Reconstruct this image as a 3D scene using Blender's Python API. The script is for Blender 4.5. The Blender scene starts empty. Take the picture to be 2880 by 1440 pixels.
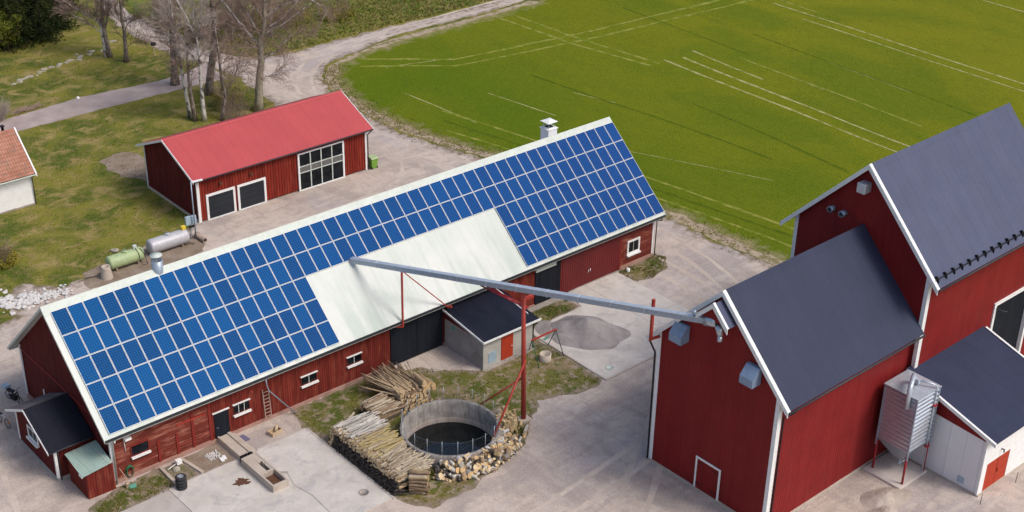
import bpy, bmesh, math, random
from mathutils import Vector, Matrix, noise as mn
from mathutils.geometry import delaunay_2d_cdt
R=random.Random(7)
S=bpy.context.scene; COL=S.collection
PI=math.pi
WL={}
# ---------- object helpers ----------
def tag(o,label=None,cat=None,group=None,kind=None):
    if label: o['label']=label
    if cat: o['category']=cat
    if group: o['group']=group
    if kind: o['kind']=kind
    return o
def thing(name,loc,label,cat,group=None):
    o=bpy.data.objects.new(name,None); COL.objects.link(o); o.location=loc; o.empty_display_size=.2
    WL[o]=Vector(loc); return tag(o,label,cat,group)
class MB:
    """collects shapes given in world metres and links them as one mesh object"""
    def __init__(s,xf=None): s.v=[];s.f=[];s.sm=[];s.xf=xf;s.ch=[]
    def each(s,name,mat,parent=None,bevel=0):
        # every piece added becomes an object of its own
        out=[]; c=s.ch+[(len(s.v),len(s.f))]
        for (v0,f0),(v1,f1) in zip(c,c[1:]):
            m=MB(s.xf); m.v=s.v[v0:v1]; m.f=[tuple(i-v0 for i in f) for f in s.f[f0:f1]]; m.sm=s.sm[f0:f1]; out.append(m.build(name,mat,parent,bevel))
        return out
    def add(s,vs,fs,smooth=False):
        s.ch.append((len(s.v),len(s.f))); b=len(s.v); s.v+= [tuple(p) for p in vs]; s.f+=[tuple(i+b for i in f) for f in fs]; s.sm+=[smooth]*len(fs); return s
    def box(s,x0,x1,y0,y1,z0,z1):
        vs=[(x,y,z) for z in(z0,z1) for y in(y0,y1) for x in(x0,x1)]
        return s.add(vs,[(0,2,3,1),(4,5,7,6),(0,1,5,4),(2,6,7,3),(0,4,6,2),(1,3,7,5)])
    def obox(s,c,u,v,w):
        c,u,v,w=map(Vector,(c,u,v,w)); vs=[c+u*a+v*b+w*d for d in(-1,1) for b in(-1,1) for a in(-1,1)]
        return s.add(vs,[(0,2,3,1),(4,5,7,6),(0,1,5,4),(2,6,7,3),(0,4,6,2),(1,3,7,5)])
    def beam(s,a,b,w,h=None,up=(0,0,1)):
        a=Vector(a);b=Vector(b);d=(b-a); u=Vector(up)
        if abs(d.normalized().dot(u))>.98: u=Vector((0,1,0))
        sd=d.cross(u).normalized()*(w/2); vv=sd.cross(d).normalized()*((h or w)/2)
        return s.obox((a+b)/2,d/2,sd,vv)
    def prism(s,poly,ext):
        n=len(poly);e=Vector(ext);P=[Vector(p) for p in poly]
        vs=P+[p+e for p in P]
        return s.add(vs,[tuple(range(n))[::-1],tuple(range(n,2*n))]+[(i,(i+1)%n,n+(i+1)%n,n+i) for i in range(n)])
    def slab(s,poly,t):
        P=[Vector(p) for p in poly]; n=(P[1]-P[0]).cross(P[2]-P[0]).normalized()
        if n.z<0: n=-n
        return s.prism(P,-n*t)
    def tube(s,pts,r,n=8,cap=True,smooth=True):
        pts=[Vector(p) for p in pts]; rs=r if isinstance(r,(list,tuple)) else [r]*len(pts)
        vs=[];fs=[];pu=None
        for i,p in enumerate(pts):
            d=(pts[min(i+1,len(pts)-1)]-pts[max(i-1,0)]).normalized()
            if pu is None: pu=d.orthogonal().normalized()
            pu=(pu-d*pu.dot(d)); pu=pu.normalized() if pu.length>1e-4 else d.orthogonal().normalized()
            w=d.cross(pu)
            for k in range(n):
                a=2*PI*k/n; vs.append(p+(pu*math.cos(a)+w*math.sin(a))*rs[i])
        for i in range(len(pts)-1):
            for k in range(n): fs.append((i*n+k,i*n+(k+1)%n,(i+1)*n+(k+1)%n,(i+1)*n+k))
        b=len(s.v)
        s.add(vs,fs,smooth)
        if cap:
            m=len(pts)-1
            s.f.append(tuple(b+k for k in range(n))[::-1]); s.f.append(tuple(b+m*n+k for k in range(n))); s.sm+=[False,False]
        return s
    def lathe(s,c,prof,n=24,axis='z',smooth=True):
        vs=[];fs=[]
        for r,h in prof:
            for k in range(n):
                a=2*PI*k/n; x,y=r*math.cos(a),r*math.sin(a)
                vs.append((c[0]+x,c[1]+y,c[2]+h) if axis=='z' else ((c[0]+h,c[1]+x,c[2]+y) if axis=='x' else (c[0]+x,c[1]+h,c[2]+y)))
        for i in range(len(prof)-1):
            for k in range(n): fs.append((i*n+k,i*n+(k+1)%n,(i+1)*n+(k+1)%n,(i+1)*n+k))
        return s.add(vs,fs,smooth)
    def disc(s,c,r,n=20,z=0): 
        return s.add([(c[0]+r*math.cos(2*PI*k/n),c[1]+r*math.sin(2*PI*k/n),c[2]) for k in range(n)],[tuple(range(n))])
    def build(s,name,mat,parent=None,bevel=0,local=False):
        me=bpy.data.meshes.new(name); off=Vector((0,0,0))
        if parent is not None and not local: off=WL[parent]
        vs=[Vector(p) for p in s.v]
        if s.xf: vs=[s.xf(p) for p in vs]
        me.from_pydata([tuple(p-off) for p in vs],[],s.f)
        me.polygons.foreach_set('use_smooth',s.sm)
        bm=bmesh.new(); bm.from_mesh(me); bmesh.ops.recalc_face_normals(bm,faces=bm.faces); bm.to_mesh(me); bm.free()
        for m in (mat if isinstance(mat,(list,tuple)) else [mat]): me.materials.append(m)
        o=bpy.data.objects.new(name,me); COL.objects.link(o)
        if parent is not None: o.parent=parent; WL[o]=WL[parent]
        else: WL[o]=Vector((0,0,0))
        if bevel:
            b=o.modifiers.new('Bevel','BEVEL'); b.width=bevel; b.segments=1; b.limit_method='ANGLE'
        return o
# a single-mesh thing: origin moved to its base
def solo(mb,name,mat,loc,label,cat,group=None,kind=None,bevel=0):
    o=mb.build(name,mat,None,bevel); L=Vector(loc)
    o.data.transform(Matrix.Translation(-L)); o.location=L; WL[o]=L
    return tag(o,label,cat,group,kind)
# ---------- material helpers ----------
class NB:
    def __init__(s,name):
        s.m=bpy.data.materials.new(name); s.m.use_nodes=True; s.t=s.m.node_tree; s.t.nodes.clear()
        s.out=s.N('ShaderNodeOutputMaterial'); s.b=s.N('ShaderNodeBsdfPrincipled'); s.L(s.b.outputs[0],s.out.inputs[0])
        s.g=None
    def N(s,t,**k):
        n=s.t.nodes.new(t)
        for a,v in k.items(): setattr(n,a,v)
        return n
    def L(s,a,b): s.t.links.new(a,b)
    def pos(s):
        if not s.g:
            s.g=s.N('ShaderNodeNewGeometry'); s.sp=s.N('ShaderNodeSeparateXYZ'); s.L(s.g.outputs['Position'],s.sp.inputs[0])
        return s.g.outputs['Position']
    def set(s,i,v):
        if hasattr(v,'is_linked') or hasattr(v,'links'): s.L(v,i)
        elif isinstance(v,(tuple,list)) and len(v)==3 and i.type=='RGBA': i.default_value=(*v,1)
        else: i.default_value=v
    def math(s,op,a,b=0,c=0,clamp=False):
        n=s.N('ShaderNodeMath',operation=op); n.use_clamp=clamp
        for k,v in enumerate((a,b,c)): s.set(n.inputs[k],v)
        return n.outputs[0]
    def axis(s,k): s.pos(); return s.sp.outputs[k]
    def vec(s,stretch=(1,1,1),obj=False,rot=0):
        if obj: src=s.N('ShaderNodeTexCoord').outputs['Object']
        else: src=s.pos()
        mp=s.N('ShaderNodeMapping'); s.L(src,mp.inputs[0]); mp.inputs['Scale'].default_value=stretch; mp.inputs['Rotation'].default_value=(0,0,rot)
        return mp.outputs[0]
    def noise(s,scale,lo=.4,hi=.6,detail=4,stretch=(1,1,1),obj=False,rough=.55,dist=0,rot=0):
        n=s.N('ShaderNodeTexNoise'); s.L(s.vec(stretch,obj,rot),n.inputs['Vector']); n.inputs['Scale'].default_value=scale
        n.inputs['Detail'].default_value=detail; n.inputs['Roughness'].default_value=rough; n.inputs['Distortion'].default_value=dist
        return s.rng(n.outputs[0],lo,hi)
    def vor(s,scale,lo,hi,stretch=(1,1,1),feature='F1',obj=False):
        n=s.N('ShaderNodeTexVoronoi',feature=feature); s.L(s.vec(stretch,obj),n.inputs['Vector']); n.inputs['Scale'].default_value=scale
        return s.rng(n.outputs['Distance'],lo,hi)
    def rng(s,v,lo,hi,a=0,b=1):
        n=s.N('ShaderNodeMapRange'); s.set(n.inputs[0],v)
        for i,q in zip((1,2,3,4),(lo,hi,a,b)): n.inputs[i].default_value=q
        return n.outputs[0]
    def mix(s,f,a,b,mode='MIX'):
        n=s.N('ShaderNodeMix',data_type='RGBA',blend_type=mode); s.set(n.inputs[0],f); s.set(n.inputs[6],a); s.set(n.inputs[7],b)
        return n.outputs[2]
    def white(s,v):
        n=s.N('ShaderNodeTexWhiteNoise',noise_dimensions='1D'); s.L(v,n.inputs['W']); return n.outputs['Value']
    def attr(s,name): n=s.N('ShaderNodeAttribute',attribute_name=name); return n.outputs['Fac']
    def bump(s,h,strength=.3,dist=.02,prev=None):
        n=s.N('ShaderNodeBump'); n.inputs['Strength'].default_value=strength; n.inputs['Distance'].default_value=dist; s.set(n.inputs['Height'],h)
        if prev: s.L(prev,n.inputs['Normal'])
        return n.outputs[0]
    def fin(s,col,rough=.8,spec=.3,metal=0,normal=None):
        s.set(s.b.inputs['Base Color'],col); s.set(s.b.inputs['Roughness'],rough); s.b.inputs['Specular IOR Level'].default_value=spec
        s.set(s.b.inputs['Metallic'],metal)
        if normal: s.L(normal,s.b.inputs['Normal'])
        return s.m
def paint(name,c,rough=.6,spec=.3,metal=0,var=.12,scale=3,dirt=None):
    b=NB(name); col=b.mix(b.noise(scale,.3,.7),tuple(x*(1-var) for x in c),tuple(min(1,x*(1+var)) for x in c))
    if dirt: col=b.mix(b.math('MULTIPLY',b.noise(scale*2.3,.5,.75,6),.6),col,dirt)
    return b.fin(col,rough,spec,metal,b.bump(b.noise(30,.2,.8),.15,.005))
def boards(name,dark,light,w=.16,gap=.12,horiz=False,fade=None,streak=1,rough=.85):
    """wooden cladding: boards of slightly different tone with real gaps, rain streaks along the grain"""
    b=NB(name); s=b.axis(2) if horiz else b.math('ADD',b.axis(0),b.axis(1))
    q=b.math('DIVIDE',s,w); fr=b.math('FRACT',q); idx=b.math('FLOOR',q); wn=b.white(idx)
    st=(1,1,12) if horiz else (9,9,.6)
    col=b.mix(b.noise(1.2,.3,.7,6,st),dark,light)
    col=b.mix(b.math('MULTIPLY',wn,.45),col,tuple(x*.45 for x in dark))
    if fade: col=b.mix(b.math('MULTIPLY',b.noise(.9,.5,.68,7,(1,1,5) if horiz else (2.5,2.5,.7)),streak),col,fade)
    line=b.math('LESS_THAN',fr,gap)
    col=b.mix(b.math('MULTIPLY',line,.75),col,tuple(x*.22 for x in dark))
    return b.fin(col,rough,.15,0,b.bump(b.math('SUBTRACT',1,line),.5,.03))
def ribbed(name,c,axis=0,w=.2,rough=.4,metal=0,spec=.4,var=.08,stain=None,stn=.5,depth=.03,line=.25,dk=.6):
    """profiled sheet metal: ribs along the slope"""
    b=NB(name); s=b.axis(axis) if axis in(0,1,2) else b.math('ADD',b.axis(0),b.axis(1))
    w_=b.math('MULTIPLY',s,2*PI/w); sn=b.rng(b.math('SINE',w_),-1,1)
    col=b.mix(b.noise(.5,.35,.65),tuple(x*(1-var) for x in c),tuple(min(1,x*(1+var)) for x in c))
    col=b.mix(b.math('MULTIPLY',b.noise(9,.4,.7,5,(1,.25,.25)),.25),col,tuple(x*.8 for x in c))
    if stain: col=b.mix(b.math('MULTIPLY',b.noise(.35,.42,.66,7,(2.2,.6,.6) if axis!=3 else (3,3,.4),dist=.6),stn),col,stain)
    sh=b.white(b.math('FLOOR',b.math('DIVIDE',s,w*round(1.05/w) if w<.6 else 1.0)))   # neighbouring sheets differ a little
    col=b.mix(b.math('MULTIPLY',sh,.16),col,tuple(x*.55 for x in c)); col=b.mix(b.math('MULTIPLY',b.noise(28,.55,.8,2),.12),col,(.35,.34,.33))
    lap=b.math('LESS_THAN',b.math('FRACT',b.math('DIVIDE',s,w*round(1.05/w) if w<.6 else 1.0)),.05); col=b.mix(b.math('MULTIPLY',lap,.3),col,tuple(x*.45 for x in c))
    col=b.mix(b.math('MULTIPLY',b.rng(sn,0,line,1,0),.8),col,tuple(x*dk for x in c))
    return b.fin(col,rough,spec,metal,b.bump(sn,.6,depth))
# ---------- materials ----------
M={}
def setup_mats():
    M['tower_red']=ribbed('red_sheet',(.205,.013,.014),3,.2,.6,0,.15,.12,(.245,.03,.026),.3,.012,.2,.8)
    M['barn_v']=boards('red_vertical_boards',(.125,.018,.014),(.24,.036,.024),.17,.14,fade=(.3,.085,.05),streak=.45)
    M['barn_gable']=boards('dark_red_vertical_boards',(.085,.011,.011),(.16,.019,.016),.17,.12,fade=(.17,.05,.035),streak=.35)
    M['barn_h']=boards('red_horizontal_boards',(.14,.026,.02),(.26,.056,.038),.19,.1,True,(.42,.17,.12),.75)
    M['garage_red']=boards('garage_red_boards',(.16,.016,.011),(.3,.038,.022),.26,.22,fade=(.32,.07,.04),streak=.3)
    M['slide_red']=ribbed('red_door_sheet',(.135,.016,.018),3,.22,.6,0,.2,.12,None,0,.012,.2,.8)
    M['trim_red']=paint('red_painted_timber',(.2,.02,.015),.7)
    M['door_red']=paint('bright_red_door_paint',(.4,.045,.02),.6,.2,0,.08)
    M['steel_red']=paint('red_painted_steel',(.38,.045,.03),.5,.4,0,.15,5,(.2,.04,.03))
    M['leg_red']=paint('crimson_painted_steel',(.3,.012,.02),.4,.4)
    M['white']=paint('white_painted_timber',(.78,.78,.77),.6,.3,0,.04,3,(.6,.6,.57))
    M['white_render']=paint('white_rendered_wall',(.8,.8,.79),.9,.1,0,.03,1.5,(.66,.64,.6))
    M['offwhite']=paint('off_white_metal',(.53,.58,.53),.5,.3,0,.06,2,(.45,.45,.4))
    b=NB('pale_green_roof_sheet')
    sn=b.rng(b.math('SINE',b.math('MULTIPLY',b.axis(0),2*PI/.22)),-1,1)
    col=b.mix(b.noise(.45,.35,.65,5),(.55,.585,.55),(.62,.635,.6))
    low=b.rng(b.axis(2),9.0,4.2)   # algae runs down towards the eaves
    st=b.math('MULTIPLY',b.noise(.55,.46,.6,5,(2.0,.15,.15),dist=.3),b.math('MULTIPLY',low,.5))
    col=b.mix(st,col,(.36,.45,.38)); col=b.mix(b.math('MULTIPLY',b.noise(2.5,.55,.7,6,(1,.3,.3)),.3),col,(.42,.45,.42))
    M['roof_pale']=b.fin(col,.5,.3,0,b.bump(sn,.35,.01))
    M['roof_red']=ribbed('coral_red_roof_sheet',(.46,.074,.078),0,.2,.5,0,.3,.05,None,0,.012,.2,.85)
    M['roof_dark']=ribbed('slate_blue_roof_sheet',(.033,.04,.078),0,.13,.5,0,.15,.08,(.042,.05,.09),.35,.012,.3,.62)
    M['roof_tall']=ribbed('grey_blue_roof_sheet',(.078,.09,.152),0,.16,.5,0,.15,.06,(.098,.108,.165),.4,.01,.25,.8)
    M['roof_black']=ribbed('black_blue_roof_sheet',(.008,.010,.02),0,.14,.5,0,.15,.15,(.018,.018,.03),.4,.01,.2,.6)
    M['roof_black_x']=ribbed('black_blue_roof_sheet_low',(.009,.011,.022),0,.16,.5,0,.15,.15,(.03,.03,.05),.35,.01,.2,.7)
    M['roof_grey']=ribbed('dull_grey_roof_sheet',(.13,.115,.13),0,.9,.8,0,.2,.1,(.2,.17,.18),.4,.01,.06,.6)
    M['roof_mint']=ribbed('mint_green_corrugated_sheet',(.33,.45,.4),0,.12,.55,0,.3,.1,(.42,.48,.42),.4,.03,.4,.55)
    M['white_ribbed']=ribbed('white_corrugated_sheet',(.8,.8,.83),3,.16,.5,0,.2,.03,None,0,.008,.4,.84)
    M['door_black']=boards('blue_black_door_boards',(.009,.011,.017),(.019,.023,.034),.16,.1,rough=.7)
    M['door_slate']=ribbed('dark_garage_door_panel',(.018,.023,.03),2,.5,.5,0,.3,.15,None,0,.01,.05,.5)
    M['black']=paint('black_plastic',(.012,.012,.014),.5)
    M['rubber']=paint('worn_tyre_rubber',(.03,.03,.033),.8,.2,0,.2,20,(.09,.085,.08))
    M['gutter']=paint('dark_gutter_metal',(.04,.042,.05),.5)
    M['galv_b']=paint('sky_tinted_galvanised_hood',(.22,.3,.42),.4,.4,.1,.1,4)  # blue in the base colour stands in for sky reflected by the hoods
    M['galv']=paint('galvanised_steel',(.32,.38,.46),.38,.5,.35,.12,4,(.3,.33,.37))
    M['galv_l']=paint('bright_galvanised_steel',(.5,.55,.62),.32,.5,.4,.1,4)
    b=NB('ribbed_galvanised_silo')
    sn=b.rng(b.math('SINE',b.math('MULTIPLY',b.axis(2),2*PI/.3)),-1,1)
    col=b.mix(b.noise(3,.35,.65,4),(.36,.4,.46),(.55,.6,.66))
    M['silo']=b.fin(col,.24,.5,.75,b.bump(sn,.8,.07))
    M['tank_green']=paint('pale_green_tank_paint',(.36,.45,.24),.5,.35,0,.1,3,(.28,.3,.14))
    M['tank_grey']=paint('grey_tank_paint',(.46,.46,.49),.45,.4,.1,.08,3,(.33,.32,.33))
    M['glass']=NB('dark_window_glass'); 
    b=M['glass']; M['glass']=b.fin(b.mix(b.noise(2,.4,.6),(.004,.005,.008),(.012,.015,.019)),.1,.2,0)
    b=NB('hazy_grey_pane'); M['pane_grey']=b.fin(b.mix(b.noise(6,.3,.7),(.1,.1,.1),(.17,.16,.15)),.5,.4)
    b=NB('solar_cells')  # 6 x 10 cells with fine pale busbars; tone differs a little from panel to panel
    tc=b.N('ShaderNodeTexCoord'); sp=b.N('ShaderNodeSeparateXYZ'); b.L(tc.outputs['Object'],sp.inputs[0])
    fx=b.math('FRACT',b.math('DIVIDE',sp.outputs[0],.157)); fy=b.math('FRACT',b.math('DIVIDE',sp.outputs[1],.16))
    ln=b.math('MAXIMUM',b.math('LESS_THAN',fx,.13),b.math('LESS_THAN',fy,.13))
    oi=b.N('ShaderNodeObjectInfo')
    base=b.mix(oi.outputs['Random'],(0,.064,.21),(0,.034,.125)); base=b.mix(b.math('MULTIPLY',b.rng(b.axis(0),0,47),.7),base,(.016,.036,.18))  # purplish drift towards the right end paints view-dependent reflection into the cell colour
    base=b.mix(b.math('MULTIPLY',b.noise(14,.35,.7,3,obj=True),.35),base,(.0,.08,.26))
    col=b.mix(b.math('MULTIPLY',ln,.45),base,(.04,.19,.45))
    M['cells']=b.fin(col,.4,.03)
    M['frame']=paint('aluminium_frame',(.66,.67,.68),.45,.4,.1,.04)
    def conc(name,a,c,dark,stn):
        b=NB(name); col=b.mix(b.noise(.7,.35,.65,6),a,c); col=b.mix(b.noise(25,.4,.75,3),col,tuple(x*.93 for x in a))
        col=b.mix(b.math('MULTIPLY',b.noise(.9,.52,.72,8,dist=.8),stn),col,dark)
        col=b.mix(b.math('MULTIPLY',b.noise(2.2,.58,.72,6,dist=.5),.5*stn),col,(.26,.22,.2))
        return b.fin(col,.9,.2,0,b.bump(b.noise(40,.2,.8,3),.3,.01))
    M['slab_l']=conc('light_worn_concrete',(.50,.455,.41),(.62,.575,.53),(.37,.345,.35),.75)
    M['slab_g']=conc('greyer_concrete',(.42,.375,.34),(.5,.45,.41),(.33,.29,.27),.5)
    M['conc']=conc('old_concrete',(.3,.27,.24),(.43,.385,.34),(.18,.155,.14),.7)
    M['pad']=conc('pale_pad_concrete',(.55,.49,.45),(.64,.58,.53),(.42,.37,.33),.4)
    M['conc_l']=conc('sandy_concrete',(.44,.37,.31),(.53,.46,.39),(.3,.24,.2),.5)
    M['block']=conc('grey_rendered_block',(.33,.3,.29),(.42,.39,.37),(.25,.22,.21),.7)
    M['block_l']=conc('pale_rendered_block',(.43,.41,.37),(.52,.5,.46),(.33,.31,.29),.5)
    M['plinth']=conc('pinkish_stone_plinth',(.36,.2,.16),(.42,.28,.23),(.2,.13,.11),.7)
    M['pond_wall']=NB('stained_tank_concrete'); b=M['pond_wall']
    col=b.mix(b.noise(1.2,.35,.65,7,(1,1,1)),(.2,.18,.17),(.36,.33,.3)); col=b.mix(b.math('MULTIPLY',b.noise(3,.5,.6,6,(2,2,.25)),.6),col,(.13,.12,.115))
    col=b.mix(b.math('MULTIPLY',b.rng(b.axis(2),-.35,-.1,1,0),.35),col,(.3,.24,.2)) 
    M['pond_wall']=b.fin(col,.9,.2,0,b.bump(b.noise(20,.2,.8),.3,.02))
    b=NB('dark_still_water'); M['water']=b.fin((.002,.004,.005),.03,.5,0,b.bump(b.noise(3,.2,.8,2),.02,.02))
    # ground
    b=NB('gravel_and_dirt'); 
    b.pos(); col=b.mix(b.noise(.13,.38,.62,6,dist=.5),(.42,.34,.295),(.54,.445,.38))
    col=b.mix(b.math('MULTIPLY',b.noise(.1,.5,.6,5,(.6,1,1),dist=1.2),.75),col,(.39,.345,.345))
    col=b.mix(b.math('MULTIPLY',b.noise(.75,.5,.6,8,(.35,1.2,1),dist=.8,rot=.12),.4),col,(.28,.235,.21))
    col=b.mix(b.math('MULTIPLY',b.noise(.9,.52,.6,8,(.3,1.2,1),dist=.9,rot=-.25),.45),col,(.6,.52,.45))
    col=b.mix(b.math('MULTIPLY',b.noise(.5,.42,.62,7,(1,.35,1),dist=.4,rot=.9),.45),col,(.55,.47,.41))
    col=b.mix(b.math('MULTIPLY',b.noise(.33,.5,.66,7,(1,.4,1),dist=.9,rot=.75),.6),col,(.29,.245,.225))
    col=b.mix(b.math('MULTIPLY',b.noise(2.4,.5,.64,5,(1,.5,1),rot=.8),.35),col,(.3,.26,.245))
    col=b.mix(b.math('MULTIPLY',b.noise(7,.5,.72,5),.4),col,(.62,.56,.5))
    col=b.mix(b.math('MULTIPLY',b.noise(9,.52,.72,5),.5),col,(.22,.18,.16))
    gcol=col; e=b.attr('edge'); ef=b.math('SUBTRACT',b.rng(e,0,1.6,1,0),b.noise(1.5,.3,.7,6),clamp=True)
    col=b.mix(b.math('MULTIPLY',ef,1.4,clamp=True),col,(.17,.135,.085))
    M['gravel']=b.fin(col,.95,.15,0,b.bump(b.noise(9,.2,.8,6),.5,.05))
    b=NB('packed_wheel_rut'); col=b.mix(b.noise(.5,.35,.6,7,dist=.6),(.42,.345,.30),(.55,.465,.40)); col=b.mix(b.math('MULTIPLY',b.noise(6,.5,.72,5),.5),col,(.3,.25,.22)); col=b.mix(b.math('MULTIPLY',b.noise(.35,.5,.56,5),.9),col,(.46,.385,.33)); M['rut']=b.fin(col,.95,.1)
    b=NB('gravel_heap')
    col=b.mix(b.noise(.8,.35,.65,7,dist=.6),(.33,.275,.24),(.5,.43,.37)); col=b.mix(b.math('MULTIPLY',b.noise(12,.45,.7,4),.35),col,(.27,.22,.19)); M['gravel_h']=b.fin(col,.95,.1,0,b.bump(b.noise(6,.2,.8,8),.6,.06))
    b=NB('asphalt_path'); col=b.mix(b.noise(.6,.35,.65,6),(.33,.265,.25),(.43,.355,.33)); col=b.mix(b.math('MULTIPLY',b.noise(18,.45,.7,3),.4),col,(.24,.2,.2))
    M['path']=b.fin(col,.95,.15,0,b.bump(b.noise(20,.2,.8),.4,.02))
    def grass(name,a,c,dry,dirt,k1,k2):
        b=NB(name); col=b.mix(b.noise(.2,.42,.58,7,dist=.8),a,c)
        col=b.mix(b.math('MULTIPLY',b.noise(.5,.5,.66,8,(1,1.3,1),dist=.7),k1),col,dry)
        col=b.mix(b.math('MULTIPLY',b.noise(1.6,.5,.64,8,dist=.4),k2),col,dirt)
        col=b.mix(b.math('MULTIPLY',b.noise(5,.45,.7,7),.28),col,tuple(x*.5 for x in a))
        col=b.mix(b.math('MULTIPLY',b.noise(8,.52,.72,6,(1,.4,1),rot=.7),.3),col,tuple(min(1,x*1.5) for x in dry))
        return b,col
    b,col=grass('mossy_lawn',(.075,.105,.014),(.19,.18,.03),(.3,.235,.09),(.22,.155,.075),.95,.5)
    M['lawn']=b.fin(col,.95,.1,0,b.bump(b.noise(7,.2,.8,7),.5,.08))
    b,col=grass('bank_meadow',(.075,.14,.014),(.17,.19,.03),(.29,.23,.09),(.24,.17,.09),.8,.5)
    M['meadow']=b.fin(col,.95,.1,0,b.bump(b.noise(7,.2,.8,7),.6,.1))
    b,col=grass('weedy_verge',(.075,.10,.018),(.15,.14,.035),(.25,.185,.11),(.32,.25,.19),1,1)
    e=b.attr('edge'); ef=b.math('SUBTRACT',b.rng(e,0,1.1,1,0),b.noise(1.8,.25,.75,6),clamp=True)
    col=b.mix(b.math('MULTIPLY',ef,1.5,clamp=True),col,(.27,.21,.17))
    M['verge']=b.fin(col,.95,.1,0,b.bump(b.noise(7,.2,.8,7),.8,.08))
    b=NB('young_crop'); g=b.rng(b.math('ADD',b.axis(0),b.math('MULTIPLY',b.axis(1),-.15)),50,100)
    col=b.mix(g,(.092,.14,.002),(.185,.185,.005))
    col=b.mix(b.math('MULTIPLY',b.noise(.05,.42,.6,6,dist=.8),.4),col,(.17,.18,.007))
    col=b.mix(b.math('MULTIPLY',b.noise(.045,.5,.62,5,(1.3,.7,1),dist=.8),.55),col,(.075,.13,.003))
    col=b.mix(b.math('MULTIPLY',b.noise(.16,.5,.7,5,(2,.6,1),dist=.5),.2),col,(.06,.10,.004))
    rows=b.rng(b.math('SINE',b.math('MULTIPLY',b.math('ADD',b.axis(0),b.math('MULTIPLY',b.noise(.2,.0,1.),.5)),2*PI/.62)),-1,1)
    col=b.mix(b.math('MULTIPLY',rows,.12),col,(.06,.095,.003))
    col=b.mix(b.math('MULTIPLY',b.noise(3,.48,.68,7,(1.6,.35,1)),.38),col,(.055,.09,.003))
    col=b.mix(b.math('MULTIPLY',b.noise(4,.54,.72,6,(1.3,.5,1)),.3),col,(.27,.235,.04))
    e=b.attr('edge'); ef=b.math('SUBTRACT',b.rng(e,0,2.6,1,0),b.noise(.9,.2,.8,7),clamp=True)
    col=b.mix(b.math('MULTIPLY',ef,1.3,clamp=True),col,(.3,.245,.14))
    M['crop']=b.fin(col,.9,.1,0,b.bump(b.noise(5,.2,.8,7),.8,.1))
    b=NB('pale_wheel_track'); col=b.mix(b.noise(1.1,.35,.6,6),(.17,.185,.03),(.37,.34,.16)); M['track']=b.fin(col,.95,.1)
    b=NB('faint_wheel_track'); col=b.mix(b.noise(1.1,.4,.6,6),(.125,.165,.01),(.24,.24,.05)); M['track_f']=b.fin(col,.95,.1)
    b=NB('dark_wheel_track'); col=b.mix(b.noise(1.1,.4,.6,6),(.06,.1,.003),(.09,.12,.006)); M['track_d']=b.fin(col,.95,.1)
    b=NB('bare_soil'); col=b.mix(b.noise(1,.35,.65,7),(.21,.155,.115),(.31,.25,.2)); col=b.mix(b.math('MULTIPLY',b.noise(2,.55,.7,6),.6),col,(.13,.12,.04)); M['soil']=b.fin(col,.95,.1,0,b.bump(b.noise(6,.2,.8,7),.7,.06))
    b=NB('grey_sand'); col=b.mix(b.noise(.8,.35,.65,7,dist=.5),(.24,.215,.21),(.36,.33,.32)); col=b.mix(b.math('MULTIPLY',b.noise(12,.45,.7,4),.35),col,(.2,.175,.17)); M['sand']=b.fin(col,.95,.1,0,b.bump(b.noise(6,.2,.8,8),.6,.06))
    M['rock']=paint('pale_stone',(.36,.33,.27),.9,.1,0,.25,6,(.16,.15,.09))
    M['lime']=paint('white_broken_plaster',(.6,.58,.56),.9,.1,0,.1,4,(.5,.46,.42))
    b=NB('dry_verge_soil'); col=b.mix(b.noise(.8,.35,.65,7),(.33,.26,.19),(.42,.34,.25)); col=b.mix(b.math('MULTIPLY',b.noise(1.3,.48,.6,6),.75),col,(.15,.14,.04)); M['soil_v']=b.fin(col,.95,.1,0,b.bump(b.noise(6,.2,.8,7),.7,.06))
    # wood
    def bark(name,a,c,spot,k,st=(1,1,.4),sc=9):
        b=NB(name); col=b.mix(b.noise(sc,.35,.65,5,st),a,c); col=b.mix(b.math('MULTIPLY',b.noise(sc*.5,.52,.6,4,st),k),col,spot)
        return b.fin(col,.9,.15,0,b.bump(b.noise(20,.2,.8,4,st),.5,.02))
    M['birch']=bark('birch_bark',(.5,.46,.42),(.7,.66,.61),(.05,.045,.04),.85,(1,1,.7),4)
    M['barkd']=bark('dark_rough_bark',(.11,.085,.07),(.22,.175,.145),(.42,.38,.34),.5)
    M['barkg']=bark('grey_green_bark',(.24,.21,.15),(.4,.36,.28),(.11,.1,.05),.5)
    b=NB('pale_twigs'); M['twigp']=b.fin((.46,.39,.35),.9,.1)
    b=NB('brown_twigs'); M['twigb']=b.fin((.33,.235,.2),.9,.1)
    b=NB('dark_twigs'); M['twigd']=b.fin((.17,.125,.105),.9,.1)
    def leaf(name,a,c):
        b=NB(name); col=b.mix(b.noise(.6,.38,.62,6),a,c); col=b.mix(b.math('MULTIPLY',b.noise(4,.45,.65,4),.6),col,tuple(x*.45 for x in a)); return b.fin(col,.85,.15)
    M['needle']=leaf('spruce_needles',(.012,.022,.006),(.04,.05,.012))
    M['leafg']=leaf('fresh_yellow_green_leaves',(.06,.08,.01),(.15,.16,.02))
    M['leafo']=leaf('olive_brown_buds',(.16,.15,.025),(.3,.25,.035))
    M['rust']=paint('rusty_earth',(.11,.05,.03),.95)
    M['timber']=paint('pale_raw_timber',(.5,.38,.25),.8,.2,0,.15,8,(.35,.25,.17))
    M['plank']=paint('weathered_plank',(.34,.27,.22),.85,.2,0,.2,8,(.2,.15,.12))
    M['green']=paint('bright_green_plastic',(.17,.33,.05),.45)
    M['greend']=paint('dark_green_plastic',(.02,.13,.06),.45)
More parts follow.
